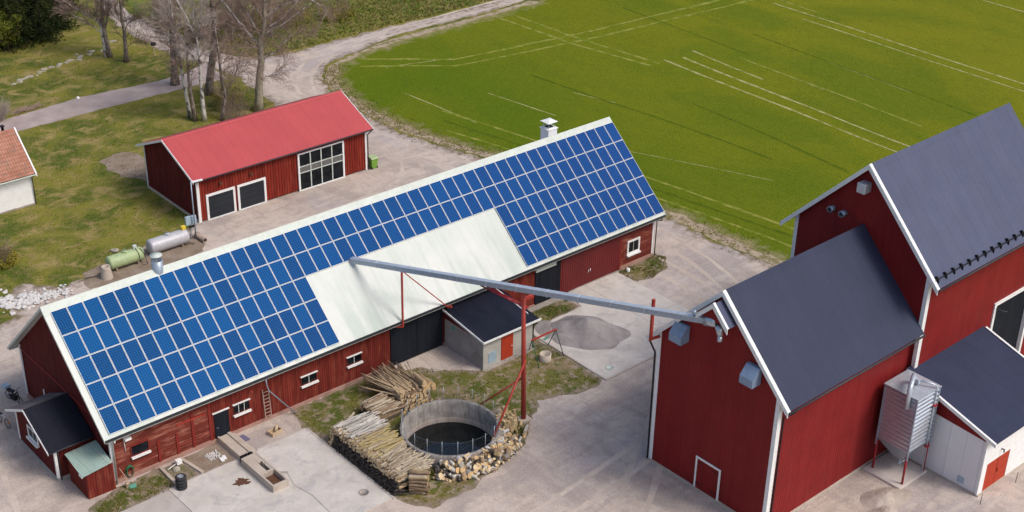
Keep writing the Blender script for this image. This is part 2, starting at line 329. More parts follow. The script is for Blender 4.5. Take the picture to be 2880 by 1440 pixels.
    M['teal']=paint('faded_teal_plastic',(.12,.35,.26),.5)
    M['yellow']=paint('yellow_plastic',(.75,.55,.06),.5)
    M['blueg']=paint('grey_blue_plastic',(.32,.42,.5),.45)
    M['orange']=paint('orange_reflector',(.8,.25,.02),.4)
    M['purple']=paint('slate_purple_mat',(.14,.12,.2),.9)
    b=NB('clay_roof_tiles')
    sx=b.rng(b.math('SINE',b.math('MULTIPLY',b.axis(0),2*PI/.22)),-1,1); fz=b.math('FRACT',b.math('DIVIDE',b.axis(2),.24))
    col=b.mix(b.noise(1.2,.35,.65,6),(.34,.14,.09),(.46,.23,.16)); col=b.mix(b.math('MULTIPLY',b.noise(3,.5,.65,6),.6),col,(.22,.17,.13))
    col=b.mix(b.math('MULTIPLY',b.math('LESS_THAN',fz,.16),.55),col,(.12,.06,.045)); col=b.mix(b.math('MULTIPLY',b.rng(sx,0,.3,1,0),.45),col,(.14,.07,.05))
    M['tiles']=b.fin(col,.85,.2,0,b.bump(sx,.6,.03))
    def wood(name,a,c,d): 
        b=NB(name); oi=b.N('ShaderNodeObjectInfo'); g=b.g or None
        col=b.mix(b.noise(7,.35,.65,5,(1,1,1)),a,c); col=b.mix(b.math('MULTIPLY',oi.outputs['Random'],.75),col,d)
        return b.fin(col,.9,.1,0,b.bump(b.noise(25,.2,.8,3),.5,.02))
    M['log_end']=wood('sawn_log_end',(.6,.44,.24),(.72,.57,.36),(.62,.38,.17))
    M['log_pale']=wood('pale_weathered_log',(.36,.3,.22),(.52,.45,.35),(.2,.15,.1))
    M['log_yellow']=wood('yellow_lichen_log',(.33,.26,.1),(.45,.37,.2),(.3,.23,.14))
    M['silo_metal']=paint('bright_silo_sheet',(.48,.52,.58),.3,.5,.65,.06,3)
    M['log_brown']=wood('brown_bark_log',(.2,.14,.09),(.34,.25,.17),(.12,.08,.05))
    M['log_dark']=wood('dark_bark_log',(.035,.03,.028),(.10,.085,.075),(.14,.115,.1))
    M['log_tan']=wood('tan_peeled_log',(.4,.29,.17),(.52,.39,.25),(.3,.2,.12))
    M['log_birch']=wood('white_birch_log',(.45,.42,.38),(.6,.57,.53),(.12,.1,.09))
setup_mats()
# ================= solar barn =================
SL=.88982; HR=9.8
def rz(y): return HR-SL*abs(y)
def window(par,x0,x1,z0,z1,yw,fr=.07,sill=True,bars=1,head=True,frame_mat='white',axis='y'):
    """window in a wall facing -y (axis y) or -x (axis x, then x0..x1 are y values)"""
    def B(mb,a0,a1,d0,d1,c0,c1):
        return mb.box(a0,a1,yw-d1,yw-d0,c0,c1) if axis=='y' else mb.box(yw-d1,yw-d0,a0,a1,c0,c1)
    f=MB(); B(f,x0,x0+fr,0,.06,z0,z1); B(f,x1-fr,x1,0,.06,z0,z1); B(f,x0+fr,x1-fr,0,.058,z1-fr,z1); B(f,x0+fr,x1-fr,0,.058,z0,z0+fr)
    w=f.build('window',M[frame_mat],par)
    for k in range(bars):
        xm=x0+(x1-x0)*(k+1)/(bars+1); B(MB(),xm-.02,xm+.02,0,.04,z0+fr,z1-fr).build('glazing_bar',M['offwhite'],w)
    p=MB(); B(p,x0+fr,x1-fr,0,.018,z0+fr,z1-fr); p.build('pane',M['glass'],w)
    if sill: s=MB(); B(s,x0-.03,x1+.03,0,.2,z0-.12,z0-.003); s.build('sill',M['white'],w)
    if head: s=MB(); B(s,x0-.03,x1+.03,0,.14,z1+.003,z1+.04); s.build('head_flashing',M['white'],w)
    return w
barn=thing('barn',(0.6,-6.15,0),'long red wooden barn whose pale green metal roof carries the solar panels','barn')
x0,x1,yw=.6,47.15,6.15
z=.0
# front wall in lengths of different boarding
def wall_y(name,a,b,y,z0,z1,mat,par,th=.12):
    return MB().box(a,b,y,y+th,z0,z1).build(name,M[mat],par)
TOP=rz(yw)-.14
tag(wall_y('wall',.6,7.1,-yw,.3,TOP,'barn_h',barn),'faded horizontal boards at the near left end of the front')
wall_y('wall',7.1,21.25,-yw,.25,TOP,'barn_v',barn)
wall_y('wall',25.85,34.55,-yw,.2,TOP,'barn_v',barn)
tag(wall_y('wall',43.5,47.15,-yw,.3,2.75,'barn_h',barn),'horizontal boards around the window at the far right end')
wall_y('wall',43.5,47.15,-yw,2.75,TOP,'slide_red',barn)
wall_y('wall',21.25,25.85,-yw,3.08,TOP,'barn_v',barn); wall_y('wall',34.55,37.2,-yw,3.1,TOP,'barn_v',barn); wall_y('wall',37.2,43.5,-yw,3.0,TOP,'barn_v',barn)
MB().box(.6,47.15,yw-.12,yw,.0,TOP).build('wall',M['barn_v'],barn)
for xx in (.6,47.03):
    zt=lambda y:rz(y)-.14
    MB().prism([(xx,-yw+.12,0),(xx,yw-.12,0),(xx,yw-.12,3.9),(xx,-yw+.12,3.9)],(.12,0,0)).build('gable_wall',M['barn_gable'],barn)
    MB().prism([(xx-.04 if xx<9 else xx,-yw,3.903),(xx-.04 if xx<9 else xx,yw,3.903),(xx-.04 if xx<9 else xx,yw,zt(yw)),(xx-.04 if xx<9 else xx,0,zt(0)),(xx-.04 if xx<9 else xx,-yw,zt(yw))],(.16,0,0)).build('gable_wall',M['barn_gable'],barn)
MB().box(.5,.559,-yw-.02,yw+.02,3.86,3.98).build('trim_board',M['trim_red'],barn)
p=MB(); p.box(.52,7.1,-yw-.08,-yw+.12,-.1,.3); p.box(7.1,21.25,-yw-.07,-yw+.12,-.1,.25); p.box(25.85,34.55,-yw-.07,-yw+.12,-.1,.2); p.box(43.5,47.2,-yw-.08,-yw+.12,-.1,.3); p.box(.5,.6,-yw+.12,yw,-.1,.3)
p.each('plinth',M['plinth'],barn)
p=MB()
for a,b_,c in ((3.5,.17,1.9),(4.77,.13,1.85),(5.88,.06,2.83)): p.box(a,a+.17,-yw-.06,-yw,b_,c)
p.box(7.1,7.3,-yw-.05,-yw,.1,3.2); p.box(43.42,43.56,-yw-.07,-yw,.1,3.4); p.box(37.16,37.26,-yw-.05,-yw,.1,3.1)
p.each('post',M['trim_red'],barn)
MB().box(4.86,6.9,-yw-.1,-yw,2.4,2.46).build('sliding_rail',M['steel_red'],barn)
window(barn,1.76,2.96,1.5,2.27,-yw,.05,True,0,False,'trim_red'); window(barn,8.86,10.08,1.45,2.18,-yw,.04,True,2,True,'barn_v'); window(barn,13.97,15.23,1.52,2.18,-yw,.04,True,1,True,'barn_v'); window(barn,17.63,18.83,1.57,2.22,-yw,.04,True,1,True,'barn_v')
window(barn,44.25,45.64,1.08,2.3,-yw,.16,True,1,False)
d=MB().box(7.48,8.5,-yw-.05,-yw,.12,2.13).build('door',M['door_black'],barn); tag(d,'narrow blue black door at the head of the concrete step')
MB().tube([(7.58,-yw-.05,1.05),(7.58,-yw-.12,1.05),(7.7,-yw-.12,1.05)],.015,6).build('handle',M['galv'],d); MB().box(7.38,8.58,-yw-.1,-yw-.0,2.13,2.19).build('door_head',M['white'],d)
for a,b_,lb in ((21.28,23.5,'left leaf of the wide blue black double door'),(23.52,25.8,'right leaf of the wide blue black double door')):
    d=MB().box(a,b_,-yw-.06,-yw,.1,3.06).build('door',M['door_black'],barn); tag(d,lb)
    h=MB(); h.box(a+.1,b_-.1,-yw-.09,-yw-.06,.5,.62); h.box(a+.1,b_-.1,-yw-.09,-yw-.06,2.5,2.62); h.each('brace',M['door_black'],d)
for a,b_ in ((34.58,35.83),(35.85,37.14)):
    d=MB().box(a,b_,-yw-.06,-yw,.15,3.07).build('door',M['door_black'],barn); tag(d,'slatted black leaf of the double door behind the conveyor post' if a<35 else 'right slatted black leaf of the far double door')
MB().box(34.5,36.5,-yw-.22,-yw-.061,2.95,3.22).build('door_track_cover',M['offwhite'],barn)
d=MB().box(37.28,43.4,-yw-.08,-yw,.06,3.14).build('sliding_door',M['slide_red'],barn); tag(d,'wide plain dark red sliding door')
h=MB(); h.tube([(39.98,-yw-.08,1.05),(39.98,-yw-.14,1.12),(39.98,-yw-.14,1.3)],.03,6); h.tube([(40.18,-yw-.08,1.1),(40.18,-yw-.14,1.17),(40.18,-yw-.14,1.35)],.03,6); h.build('handle',M['white'],d)
# roof
def roofpair(par,xa,xb,e,ridge,slope,th,mat,yc=0,xf=None,e2=None):
    e2=e2 or e
    a=MB(xf).slab([(xa,yc,ridge),(xa,yc-e,ridge-slope*e),(xb,yc-e,ridge-slope*e),(xb,yc,ridge)],th).build('roof',M[mat],par)
    b=MB(xf).slab([(xa,yc+.002,ridge),(xa,yc+e2,ridge-slope*e2),(xb,yc+e2,ridge-slope*e2),(xb,yc+.002,ridge)],th).build('roof',M[mat],par)
    return a,b
ra,rb=roofpair(barn,0,47.77,6.7546,HR,SL,.1,'roof_pale')
c=MB(); c.slab([(-.03,0,HR+.07),(-.03,-.5,HR+.03-SL*.5),(47.8,-.5,HR+.03-SL*.5),(47.8,0,HR+.07)],.03); c.slab([(-.03,.002,HR+.07),(-.03,.45,HR+.03-SL*.45),(47.8,.45,HR+.03-SL*.45),(47.8,.002,HR+.07)],.03)
c.build('ridge_cap',M['offwhite'],barn)
g=MB()
for sx in(-.04,47.77):
    for sy in(-1,1): g.prism([(sx,0,HR+.03),(sx,sy*6.78,HR+.03-SL*6.78),(sx,sy*6.78,HR-.17-SL*6.78),(sx,0,HR-.17)],(.04,0,0))
g.each('verge_board',M['offwhite'],barn)
for sy in(-1,1):
    g=MB(); yy=sy*6.76; z0=HR-SL*6.76
    g.prism([(.0,yy,z0-.02),(0,yy+sy*.02,z0-.13),(0,yy+sy*.11,z0-.13),(0,yy+sy*.14,z0-.03),(0,yy+sy*.12,z0-.03),(0,yy+sy*.1,z0-.11),(0,yy+sy*.03,z0-.11),(0,yy+sy*.01,z0-.02)],(47.7,0,0)); g.build('gutter',M['gutter'],barn)
    MB().box(.05,47.7,yy-.02 if sy>0 else yy-.005,yy+.005 if sy>0 else yy+.02,z0-.26,z0-.115).build('fascia',M['offwhite'],barn)
g=MB().tube([(.55,-6.85,3.6),(.55,-6.85,3.45),(.62,-6.32,3.2),(.62,-6.3,.1)],.05,8); g.build('downpipe',M['offwhite'],barn)
MB().box(.47,.7,-yw-.05,-yw+.1,.3,4.1).each('corner_board',M['white'],barn)
MB().box(.49,.56,yw-.14,yw+.03,.3,4.1).each('corner_board',M['white'],barn)
MB().box(47.04,47.2,-yw-.04,-yw+.12,.3,3.9).each('corner_board',M['white'],barn)
MB().tube([(47.3,-6.85,3.6),(47.3,-6.85,3.45),(47.32,-6.32,3.2),(47.32,-6.3,.1)],.045,8).build('downpipe',M['gutter'],barn)
MB().tube([(11.0,-6.85,3.6),(11.05,-6.8,3.2),(11.34,-6.5,2.45),(13.05,-6.75,.1)],.045,8).build('downpipe',M['galv'],barn)
h=MB().box(1.35,1.75,-6.55,-6.2,3.0,3.14); h.tube([(1.4,-6.2,3.0),(1.42,-6.22,2.1)],.025,6); h.build('wall_lamp',M['white'],barn)
h=MB().tube([(10.1,-6.15,2.75),(10.1,-6.35,2.85),(10.2,-6.5,2.75)],.04,6); h.build('wall_lamp',M['steel_red'],barn)
# vents
v=MB().lathe((7.79,0,0),[(.36,9.45),(.36,10.42),(.33,10.42),(.33,9.8),(0,9.8)],24); v.box(7.35,8.23,-.5,-.05,9.28,9.42)
vo=v.build('roof_vent',M['galv'],barn)
v=MB().lathe((7.79,.05,0),[(0,10.84),(.40,10.76),(.40,10.73),(0,10.76)],24); 
for a in (0,2.1,4.2): v.tube([(7.79+.33*math.cos(a),.33*math.sin(a),10.4),(7.79+.33*math.cos(a),.05+.33*math.sin(a),10.76)],.012,4)
v.build('cowl',M['offwhite'],vo)
cx,cy=42.45,1.3
ch=MB().box(cx-.46,cx+.46,cy-.46,cy+.46,8.0,9.88).build('chimney',M['white_ribbed'],barn)
v=MB().prism([(cx-.52,cy-.52,9.88),(cx+.52,cy-.52,9.88),(cx+.52,cy+.52,9.88),(cx-.52,cy+.52,9.88)],(0,0,.05)); v.prism([(cx-.4,cy-.4,9.93),(cx+.4,cy-.4,9.93),(cx+.4,cy+.4,9.93),(cx-.4,cy+.4,9.93)],(0,0,.05)); v.build('shoulder',M['white'],ch)
v=MB().box(cx-.24,cx+.24,cy-.24,cy+.24,9.98,10.06); v.build('flue',M['black'],ch)
v=MB()
for a in(-.3,.3):
    for b_ in(-.3,.3): v.beam((cx+a,cy+b_,9.97),(cx+a,cy+b_,10.45),.03)
v.build('cap_leg',M['galv'],ch)
MB().add([(cx-.5,cy-.5,10.44),(cx+.5,cy-.5,10.44),(cx+.5,cy+.5,10.44),(cx-.5,cy+.5,10.44),(cx,cy,10.62)],[(0,1,4),(1,2,4),(2,3,4),(3,0,4),(3,2,1,0)]).build('cap',M['white'],ch)
# ladder on the wall
l=MB()
for xx in(11.03,11.47): l.beam((xx,-6.42,.3),(xx,-6.24,2.5),.05,.04)
for k in range(8): zz=.5+.25*k; l.beam((11.03,-6.42+.082*(zz-.3),zz),(11.47,-6.42+.082*(zz-.3),zz),.035)
solo(l,'ladder',M['plank'],(11.25,-6.35,.3),'short grey wooden ladder hanging on the red barn front beside the drainpipe','ladder')
# solar panels
ang=math.atan(SL)
pm=MB().box(0,.95,-1.6,0,.02,.034).build('solar_panel',M['cells']); pme=pm.data
fm=MB(); 
for a in ((-.02,0,-1.62,.02),(.95,.97,-1.62,.02)): fm.box(a[0],a[1],a[2],a[3],0,.04)
fm.box(0,.95,0,.02,0,.039); fm.box(0,.95,-1.62,-1.6,0,.039); fmo=fm.build('frame',M['frame'])
rail=MB(); rail.box(-.045,.985,-.4,-.36,-.045,-.002); rail.box(-.045,.985,-1.25,-1.21,-.045,-.002); ro=rail.build('mounting_rail',M['frame'])
rows=['top row','second row','third row','fourth row','bottom row']
ords={1:'first',2:'second',3:'third',4:'fourth',5:'fifth',6:'sixth',7:'seventh',8:'eighth',9:'ninth',10:'tenth',11:'eleventh',12:'twelfth',13:'thirteenth',14:'fourteenth',15:'fifteenth',16:'sixteenth',17:'seventeenth',18:'eighteenth',19:'nineteenth',20:'twentieth',21:'twenty-first',22:'twenty-second',23:'twenty-third'}
first=True
for j in range(5):
    for i in range(46):
        if j>=2 and 16<=i<32: continue
        u=.3728+1.03*i+.04; v=.4659+1.673*j+.035
        if first: o,f,r=pm,fmo,ro
        else:
            o=pm.copy(); COL.objects.link(o); f=fmo.copy(); COL.objects.link(f); r=ro.copy(); COL.objects.link(r)
        f.parent=o; r.parent=o
        o.location=(u,-v*math.cos(ang)+.06*-math.sin(ang),HR-v*math.sin(ang)+.06*math.cos(ang)); o.rotation_euler=(ang,0,0)
        if j<2:
            where=('%s from the left end'%ords[i+1]) if i<23 else ('%s from the right end'%ords[46-i])
            if i==0: where='at the far left end above the porch'
            if i==45: where='at the far right end of the roof'
        elif i<16: where='of the left block, %s'%('at the left edge' if i==0 else 'beside the bare pale roof' if i==15 else ords[i+1]+' from the left')
        else: where='of the right block, %s'%('beside the bare pale roof' if i==32 else 'at the right edge' if i==45 else ords[i-31]+' from its left')
        tag(o,'blue solar panel in the %s %s'%(rows[j],where),'solar panel','solar panels on the barn roof'); first=False
# ================= porch =================
po=thing('porch',(-1.95,-.95,0),'small dark roofed red porch built against the left gable of the solar barn','porch')
PR=4.0; PS=.513; rp=lambda y:PR-PS*abs(y+.95)-.1
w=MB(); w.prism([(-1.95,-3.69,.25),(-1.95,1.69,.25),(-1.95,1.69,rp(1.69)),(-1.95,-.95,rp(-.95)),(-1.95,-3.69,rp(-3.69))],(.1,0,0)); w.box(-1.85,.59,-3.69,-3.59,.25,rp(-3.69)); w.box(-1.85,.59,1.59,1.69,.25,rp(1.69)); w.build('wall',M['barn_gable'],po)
MB().box(-1.99,.5,-3.73,1.73,-.1,.25).build('plinth',M['block'],po)
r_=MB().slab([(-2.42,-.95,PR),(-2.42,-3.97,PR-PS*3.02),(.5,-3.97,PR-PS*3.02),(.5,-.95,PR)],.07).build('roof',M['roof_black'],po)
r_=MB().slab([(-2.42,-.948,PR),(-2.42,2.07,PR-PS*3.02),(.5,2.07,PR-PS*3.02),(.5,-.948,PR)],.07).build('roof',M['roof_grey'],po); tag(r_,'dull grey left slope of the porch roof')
g=MB()
for sy in(-1,1): g.prism([(-2.46,-.95,PR+.01),(-2.46,-.95+sy*3.05,PR+.01-PS*3.05),(-2.46,-.95+sy*3.05,PR-.15-PS*3.05),(-2.46,-.95,PR-.15)],(.035,0,0))
g.each('verge_board',M['white'],po)
g=MB(); g.box(-1.99,-1.83,-3.74,-3.58,.25,2.28); g.box(-1.99,-1.9,1.58,1.74,.25,2.35); g.each('corner_board',M['white'],po)
MB().tube([(-1.6,-4.02,2.35),(-1.75,-3.8,2.2),(-1.75,-3.78,.1)],.04,8).build('downpipe',M['gutter'],po)
MB().tube([(-2.4,-4.03,2.4),(.45,-4.03,2.4)],.05,8).build('gutter',M['gutter'],po)
window(po,-1.42,.02,1.4,2.25,-1.95,.1,True,1,False,'white','x')
MB().box(-1.9,.5,-.99,-.91,PR,PR+.04).build('ridge_cap',M['gutter'],po)
# ================= mint lean-to shed =================
ls=thing('shed',(-.5,-6.0,0),'little red lean-to shed with a mint green corrugated roof at the barn corner','shed')
w=MB(); w.prism([(-1.35,-6.5,0),(.38,-6.55,0),(.38,-6.55,1.97),(-1.35,-6.5,1.78)],(0,.08,0)); w.prism([(-1.35,-6.42,0),(-1.35,-4.1,0),(-1.35,-4.1,1.8),(-1.35,-6.42,1.78)],(.08,0,0)); w.prism([(.3,-6.47,0),(.3,-6.2,0),(.3,-6.2,1.95),(.3,-6.47,1.95)],(.08,0,0)); w.build('wall',M['barn_v'],ls)
# real corrugations
n=38; vs=[];fs=[]; A,B_,C_,D_=map(Vector,((-1.42,-3.85,1.9),(.58,-4.0,2.12),(.3,-6.72,2.12),(-1.66,-6.72,1.9)))
for i in range(n+1):
    t=i/n; dz=.018*(1 if i%2 else -1); a=A.lerp(D_,t); b_=B_.lerp(C_,t); vs+=[a+Vector((0,0,dz)),b_+Vector((0,0,dz))]
for i in range(n): fs.append((2*i,2*i+1,2*i+3,2*i+2))
MB().add(vs,fs).build('roof',M['roof_mint'],ls)
MB().prism([(-1.64,-6.60,1.72),(-1.64,-6.2,1.72),(-1.64,-6.2,1.86),(-1.64,-6.60,1.86)],(.05,0,0)).each('verge_board',M['white'],ls)
# ================= rendered annex on the barn front =================
an=thing('annex',(26,-10.47,0),'grey rendered annex with black metal roof and red door on the barn front','annex')
MB().box(25.98,26.1,-10.35,-6.24,0,2.25).build('wall',M['block'],an)
w=MB(); w.box(25.98,27.58,-10.47,-10.35,0,2.33); w.box(28.69,30.5,-10.47,-10.35,0,2.33); w.box(27.58,28.69,-10.47,-10.35,2.08,2.33); w.box(27.58,28.69,-10.47,-10.35,0,.13); w.box(30.38,30.5,-10.35,-6.24,0,2.33)
tag(w.build('wall',M['block_l'],an),'paler front wall with the red door')
az=lambda y:2.45+(y+10.76)*.1444
MB().prism([(25.94,-10.35,2.253),(25.94,-6.24,2.253),(25.94,-6.24,az(-6.24)-.07),(25.94,-10.35,az(-10.35)-.07)],(.1,0,0)).build('gable_board',M['slide_red'],an)
MB().slab([(25.75,-6.24,az(-6.24)),(25.75,-10.76,az(-10.76)),(30.5,-10.76,az(-10.76)),(30.5,-6.24,az(-6.24))],.07).build('roof',M['roof_black_x'],an)
MB().slab([(30.56,-6.24,az(-6.24)-.1),(30.56,-10.78,az(-10.78)-.1),(31.0,-10.78,az(-10.78)-.16),(31.0,-6.24,az(-6.24)-.16)],.05).build('lower_roof',M['roof_black_x'],an)
g=MB(); g.prism([(25.7,-6.3,az(-6.3)+.03),(25.7,-10.8,az(-10.8)+.03),(25.7,-10.8,az(-10.8)-.12),(25.7,-6.3,az(-6.3)-.12)],(.05,0,0)); g.prism([(30.5,-6.3,az(-6.3)+.05),(30.5,-9.9,az(-9.9)+.05),(30.5,-9.9,az(-9.9)-.1),(30.5,-6.3,az(-6.3)-.1)],(.055,0,0)); g.box(25.7,31.0,-10.82,-10.765,az(-10.8)-.14,az(-10.8)+.01); g.each('verge_board',M['white'],an)
d=MB().box(27.6,28.67,-10.5,-10.42,.14,2.07).build('door',M['door_red'],an); MB().tube([(28.55,-10.5,1.05),(28.55,-10.57,1.05),(28.43,-10.57,1.05)],.02,6).build('handle',M['white'],d)
MB().box(26.42,27.14,-10.5,-10.47,.34,1.18).build('vent_panel',M['blueg'],an)
MB().box(26.5,26.75,-6.9,-6.7,2.0,2.2).build('wall_box',M['teal'],an) if False else None
MB().box(25.95,25.98,-7.35,-7.05,1.7,2.0).build('vent',M['teal'],an)
g=MB(); g.tube([(30.75,-10.7,2.1),(30.62,-10.4,1.9),(30.62,-10.4,.05)],.06,8); g.build('downpipe',M['gutter'],an)
for yy in(-9.7,-9.0): MB().tube([(30.58,yy,2.15),(30.58,yy,.05)],.05,8).build('downpipe',M['gutter'],an)
# ================= garage =================
GA=-.0038; GX,GY=21.8384,25.8405
def gx(p): return Vector((GX+p.x*math.cos(GA)-p.y*math.sin(GA),GY+p.x*math.sin(GA)+p.y*math.cos(GA),p.z))
ga=thing('garage',(GX+.5,GY-4.37,0),'red wooden garage with coral red metal roof and a large glazed door','garage')
GS=(6.0725-3.9915)/4.8056; gz=lambda y:6.0725-GS*abs(y)
Lg=17.8457; wx0,wx1=.48,Lg-.48; gw=4.37
w=MB(gx); w.box(wx0,wx1,-gw,-gw+.1,.12,gz(gw)-.12); w.build('wall',M['garage_red'],ga)
MB(gx).box(wx0,wx1,gw-.1,gw,0,gz(gw)-.12).build('wall',M['garage_red'],ga)
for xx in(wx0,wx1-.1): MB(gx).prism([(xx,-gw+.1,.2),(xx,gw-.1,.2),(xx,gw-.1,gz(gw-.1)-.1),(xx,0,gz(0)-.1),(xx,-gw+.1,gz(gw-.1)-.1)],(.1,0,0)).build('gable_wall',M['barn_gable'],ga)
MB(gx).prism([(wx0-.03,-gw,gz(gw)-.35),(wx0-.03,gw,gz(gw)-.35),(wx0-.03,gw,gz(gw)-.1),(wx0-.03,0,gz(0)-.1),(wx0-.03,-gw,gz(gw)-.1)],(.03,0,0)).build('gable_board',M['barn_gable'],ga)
MB(gx).box(wx0-.07,wx0-.002,-gw,gw,-.05,.22).build('plinth',M['conc_l'],ga)
roofpair(ga,0,Lg,4.8056,6.0725,GS,.09,'roof_red',0,gx)
MB(gx).prism([(0,-.22,6.0725+.02-GS*.22),(0,0,6.13),(0,.22,6.0725+.02-GS*.22),(0,0,6.08)],(Lg,0,0)).build('ridge_cap',M['roof_red'],ga)
g=MB(gx)
for sx in(-.05,Lg):
    for sy in(-1,1): g.prism([(sx,0,6.1),(sx,sy*4.85,6.1-GS*4.85),(sx,sy*4.85,5.9-GS*4.85),(sx,0,5.9)],(.05,0,0))
g.each('verge_board',M['white'],ga)
g=MB(gx); g.tube([(0.0,-4.86,3.93),(Lg,-4.86,3.93)],.055,8); g.build('gutter',M['gutter'],ga); MB(gx).tube([(0,4.86,3.93),(Lg,4.86,3.93)],.055,8).build('gutter',M['gutter'],ga)
MB(gx).tube([(Lg-.15,-4.86,3.9),(Lg-.3,-4.6,3.6),(Lg-.38,-4.48,3.4),(Lg-.38,-4.46,.05)],.05,8).build('downpipe',M['gutter'],ga)
g=MB(gx); g.box(wx0-.05,wx0+.2,-gw-.05,-gw+.06,.02,gz(gw)-.14); g.each('corner_board',M['white'],ga)
g=MB(gx); g.box(wx0-.05,wx0+.02,gw-.1,gw+.05,.02,gz(gw)-.14); g.each('corner_board',M['white'],ga); MB(gx).box(wx1-.14,wx1+.04,-gw-.04,-gw+.06,.02,gz(gw)-.14).each('corner_board',M['white'],ga)
ygf=lambda x:GY-gw-.0038*(x-GX)-.004
for a,b_,lb in ((23.03,25.76,'left of the two dark garage doors'),(25.98,28.73,'right of the two dark garage doors')):
    yg=ygf(b_); d=MB().box(a+.2,b_-.2,yg-.04,yg,.1,2.12).build('garage_door',M['door_slate'],ga); tag(d,lb)
    f=MB(); f.box(a,a+.19,yg-.09,yg-.0,.02,2.33); f.box(b_-.19,b_,yg-.09,yg-.0,.02,2.33); f.box(a+.19,b_-.19,yg-.09,yg-.0,2.14,2.33); f.box(a+.19,b_-.19,yg-.12,yg,.02,.09); f.build('frame',M['white'],d)
yg=ygf(36.8)
gd=MB().box(32.15,36.58,yg-.03,yg,.1,3.4).build('glazed_door',M['glass'],ga); tag(gd,'large glazed door of twelve dark panes')
f=MB(); f.box(31.97,32.14,yg-.1,yg,.02,3.53); f.box(36.59,36.76,yg-.1,yg,.02,3.53); f.box(32.14,36.59,yg-.1,yg,3.41,3.53); f.box(32.14,36.59,yg-.12,yg,.02,.1); f.build('frame',M['white'],gd)
f=MB()
for k in range(1,4): xx=32.14+4.45*k/4; f.box(xx-.05,xx+.05,yg-.08,yg-.031,.1,3.41)
for k in range(4):
    xa=32.14+4.45*k/4+(.05 if k else 0); xb=32.14+4.45*(k+1)/4-(.05 if k<3 else 0)
    for zz in(1.68,2.26): f.box(xa,xb,yg-.07,yg-.031,zz-.04,zz+.04)
f.build('glazing_bar',M['offwhite'],gd)
f=MB()
for k in range(4):
    xa=32.14+4.45*k/4+.08; xb=32.14+4.45*(k+1)/4-.08; f.box(xa,xb,yg-.045,yg-.031,1.74,2.2)
f.build('grey_pane',M['pane_grey'],gd)
yg=ygf(27.5)
for xx in(24.42,27.33): 
    h=MB(); h.box(xx-.05,xx+.05,yg-.15,yg,3.04,3.14); h.box(xx-.12,xx+.12,yg-.3,yg-.15,2.98,3.12); h.build('wall_lamp',M['rust'],ga)
# ================= grain store (tower) + tall barn =================
TA=.0102; TX,TY=27.2702,-29.6091
def tx(p): return Vector((TX+p.x*math.cos(TA)-p.y*math.sin(TA),TY+p.x*math.sin(TA)+p.y*math.cos(TA),p.z))
def gabled(par,xa,xb,wa,wb,e,wy,ridge,eave,yc,wallm,roofm,trimw=.22,th=.12,skipfront=None,far_gable=True):
    s=(ridge-eave)/e; zz=lambda y:ridge-s*abs(y-yc)-th
    MB(tx).box(wa,wb,yc-wy,yc-wy+.12,.15,zz(yc-wy)).build('wall',M[wallm],par) if skipfront is None else None
    if skipfront:
        a,b,h=skipfront; w=MB(tx); w.box(wa,a,yc-wy,yc-wy+.12,.15,zz(yc-wy)); w.box(a,b,yc-wy,yc-wy+.12,h,zz(yc-wy)); w.box(b,wb,yc-wy,yc-wy+.12,.15,zz(yc-wy)); w.build('wall',M[wallm],par)
    MB(tx).box(wa,wb,yc+wy-.12,yc+wy,.15,zz(yc+wy)).build('wall',M[wallm],par)
    for xx in ([wa,wb-.12] if far_gable else [wa]):
        MB(tx).prism([(xx,yc-wy+.12,.15),(xx,yc+wy-.12,.15),(xx,yc+wy-.12,zz(yc+wy-.12)),(xx,yc,zz(yc)),(xx,yc-wy+.12,zz(yc-wy+.12))],(.12,0,0)).build('gable_wall',M[wallm],par)
    roofpair(par,xa,xb,e,ridge,s,th,roofm,yc,tx)
    MB(tx).prism([(xa+.02,yc-.3,ridge+.02-s*.3),(xa+.02,yc,ridge+.07),(xa+.02,yc+.3,ridge+.02-s*.3),(xa+.02,yc,ridge+.01)],(xb-xa-.04,0,0)).build('ridge_cap',M[roofm],par)
    g=MB(tx)
    for sy in(-1,1):
        E_=e+.04; g.prism([(xa-.05,yc,ridge+.05),(xa-.05,yc+sy*E_,ridge+.05-s*E_),(xa-.05,yc+sy*E_,ridge-.3-s*E_),(xa-.05,yc,ridge-.3)],(.05,0,0))
        g.slab([(xa-.03,yc+sy*.01,ridge+.06),(xa-.03,yc+sy*E_,ridge+.06-s*E_),(xa+.2,yc+sy*E_,ridge+.06-s*E_),(xa+.2,yc+sy*.01,ridge+.06)],.03)
    g.each('verge_board',M['white'],par)
    for sy in(-1,1): MB(tx).tube([(xa,yc+sy*(e+.06),eave-.08),(xb,yc+sy*(e+.06),eave-.08)],.065,8).build('gutter',M['gutter'],par)
    g=MB(tx); g.box(wa-.04,wa+.3,yc-wy-.04,yc-wy+.05,.15,zz(yc-wy)-.02); g.box(wa-.04,wa+.0,yc-wy+.05,yc-wy+trimw,.15,zz(yc-wy)+.02); g.each('corner_board',M['white'],par)
    g=MB(tx); g.box(wa-.04,wa+.0,yc+wy-trimw,yc+wy+.04,.15,zz(yc+wy)+.02); g.each('corner_board',M['white'],par)
    MB(tx).box(wa-.06,wb,yc-wy-.06,yc+wy+.06,-.1,.15).build('plinth',M['conc_l'],par)
    return s
tw=thing('grain_store',(TX+.19,TY,0),'lower red sheet clad grain store with dark ribbed roof, reached by the conveyor','barn')
gabled(tw,0,13.16,.19,13.17,5.3376,4.5984,14.2096,8.8193,0,'tower_red','roof_dark',far_gable=False)
MB(tx).tube([(.3,5.45,8.75),(.15,5.3,8.5),(.12,4.75,7.9),(.12,4.7,.1)],.06,8).build('downpipe',M['black'],tw)
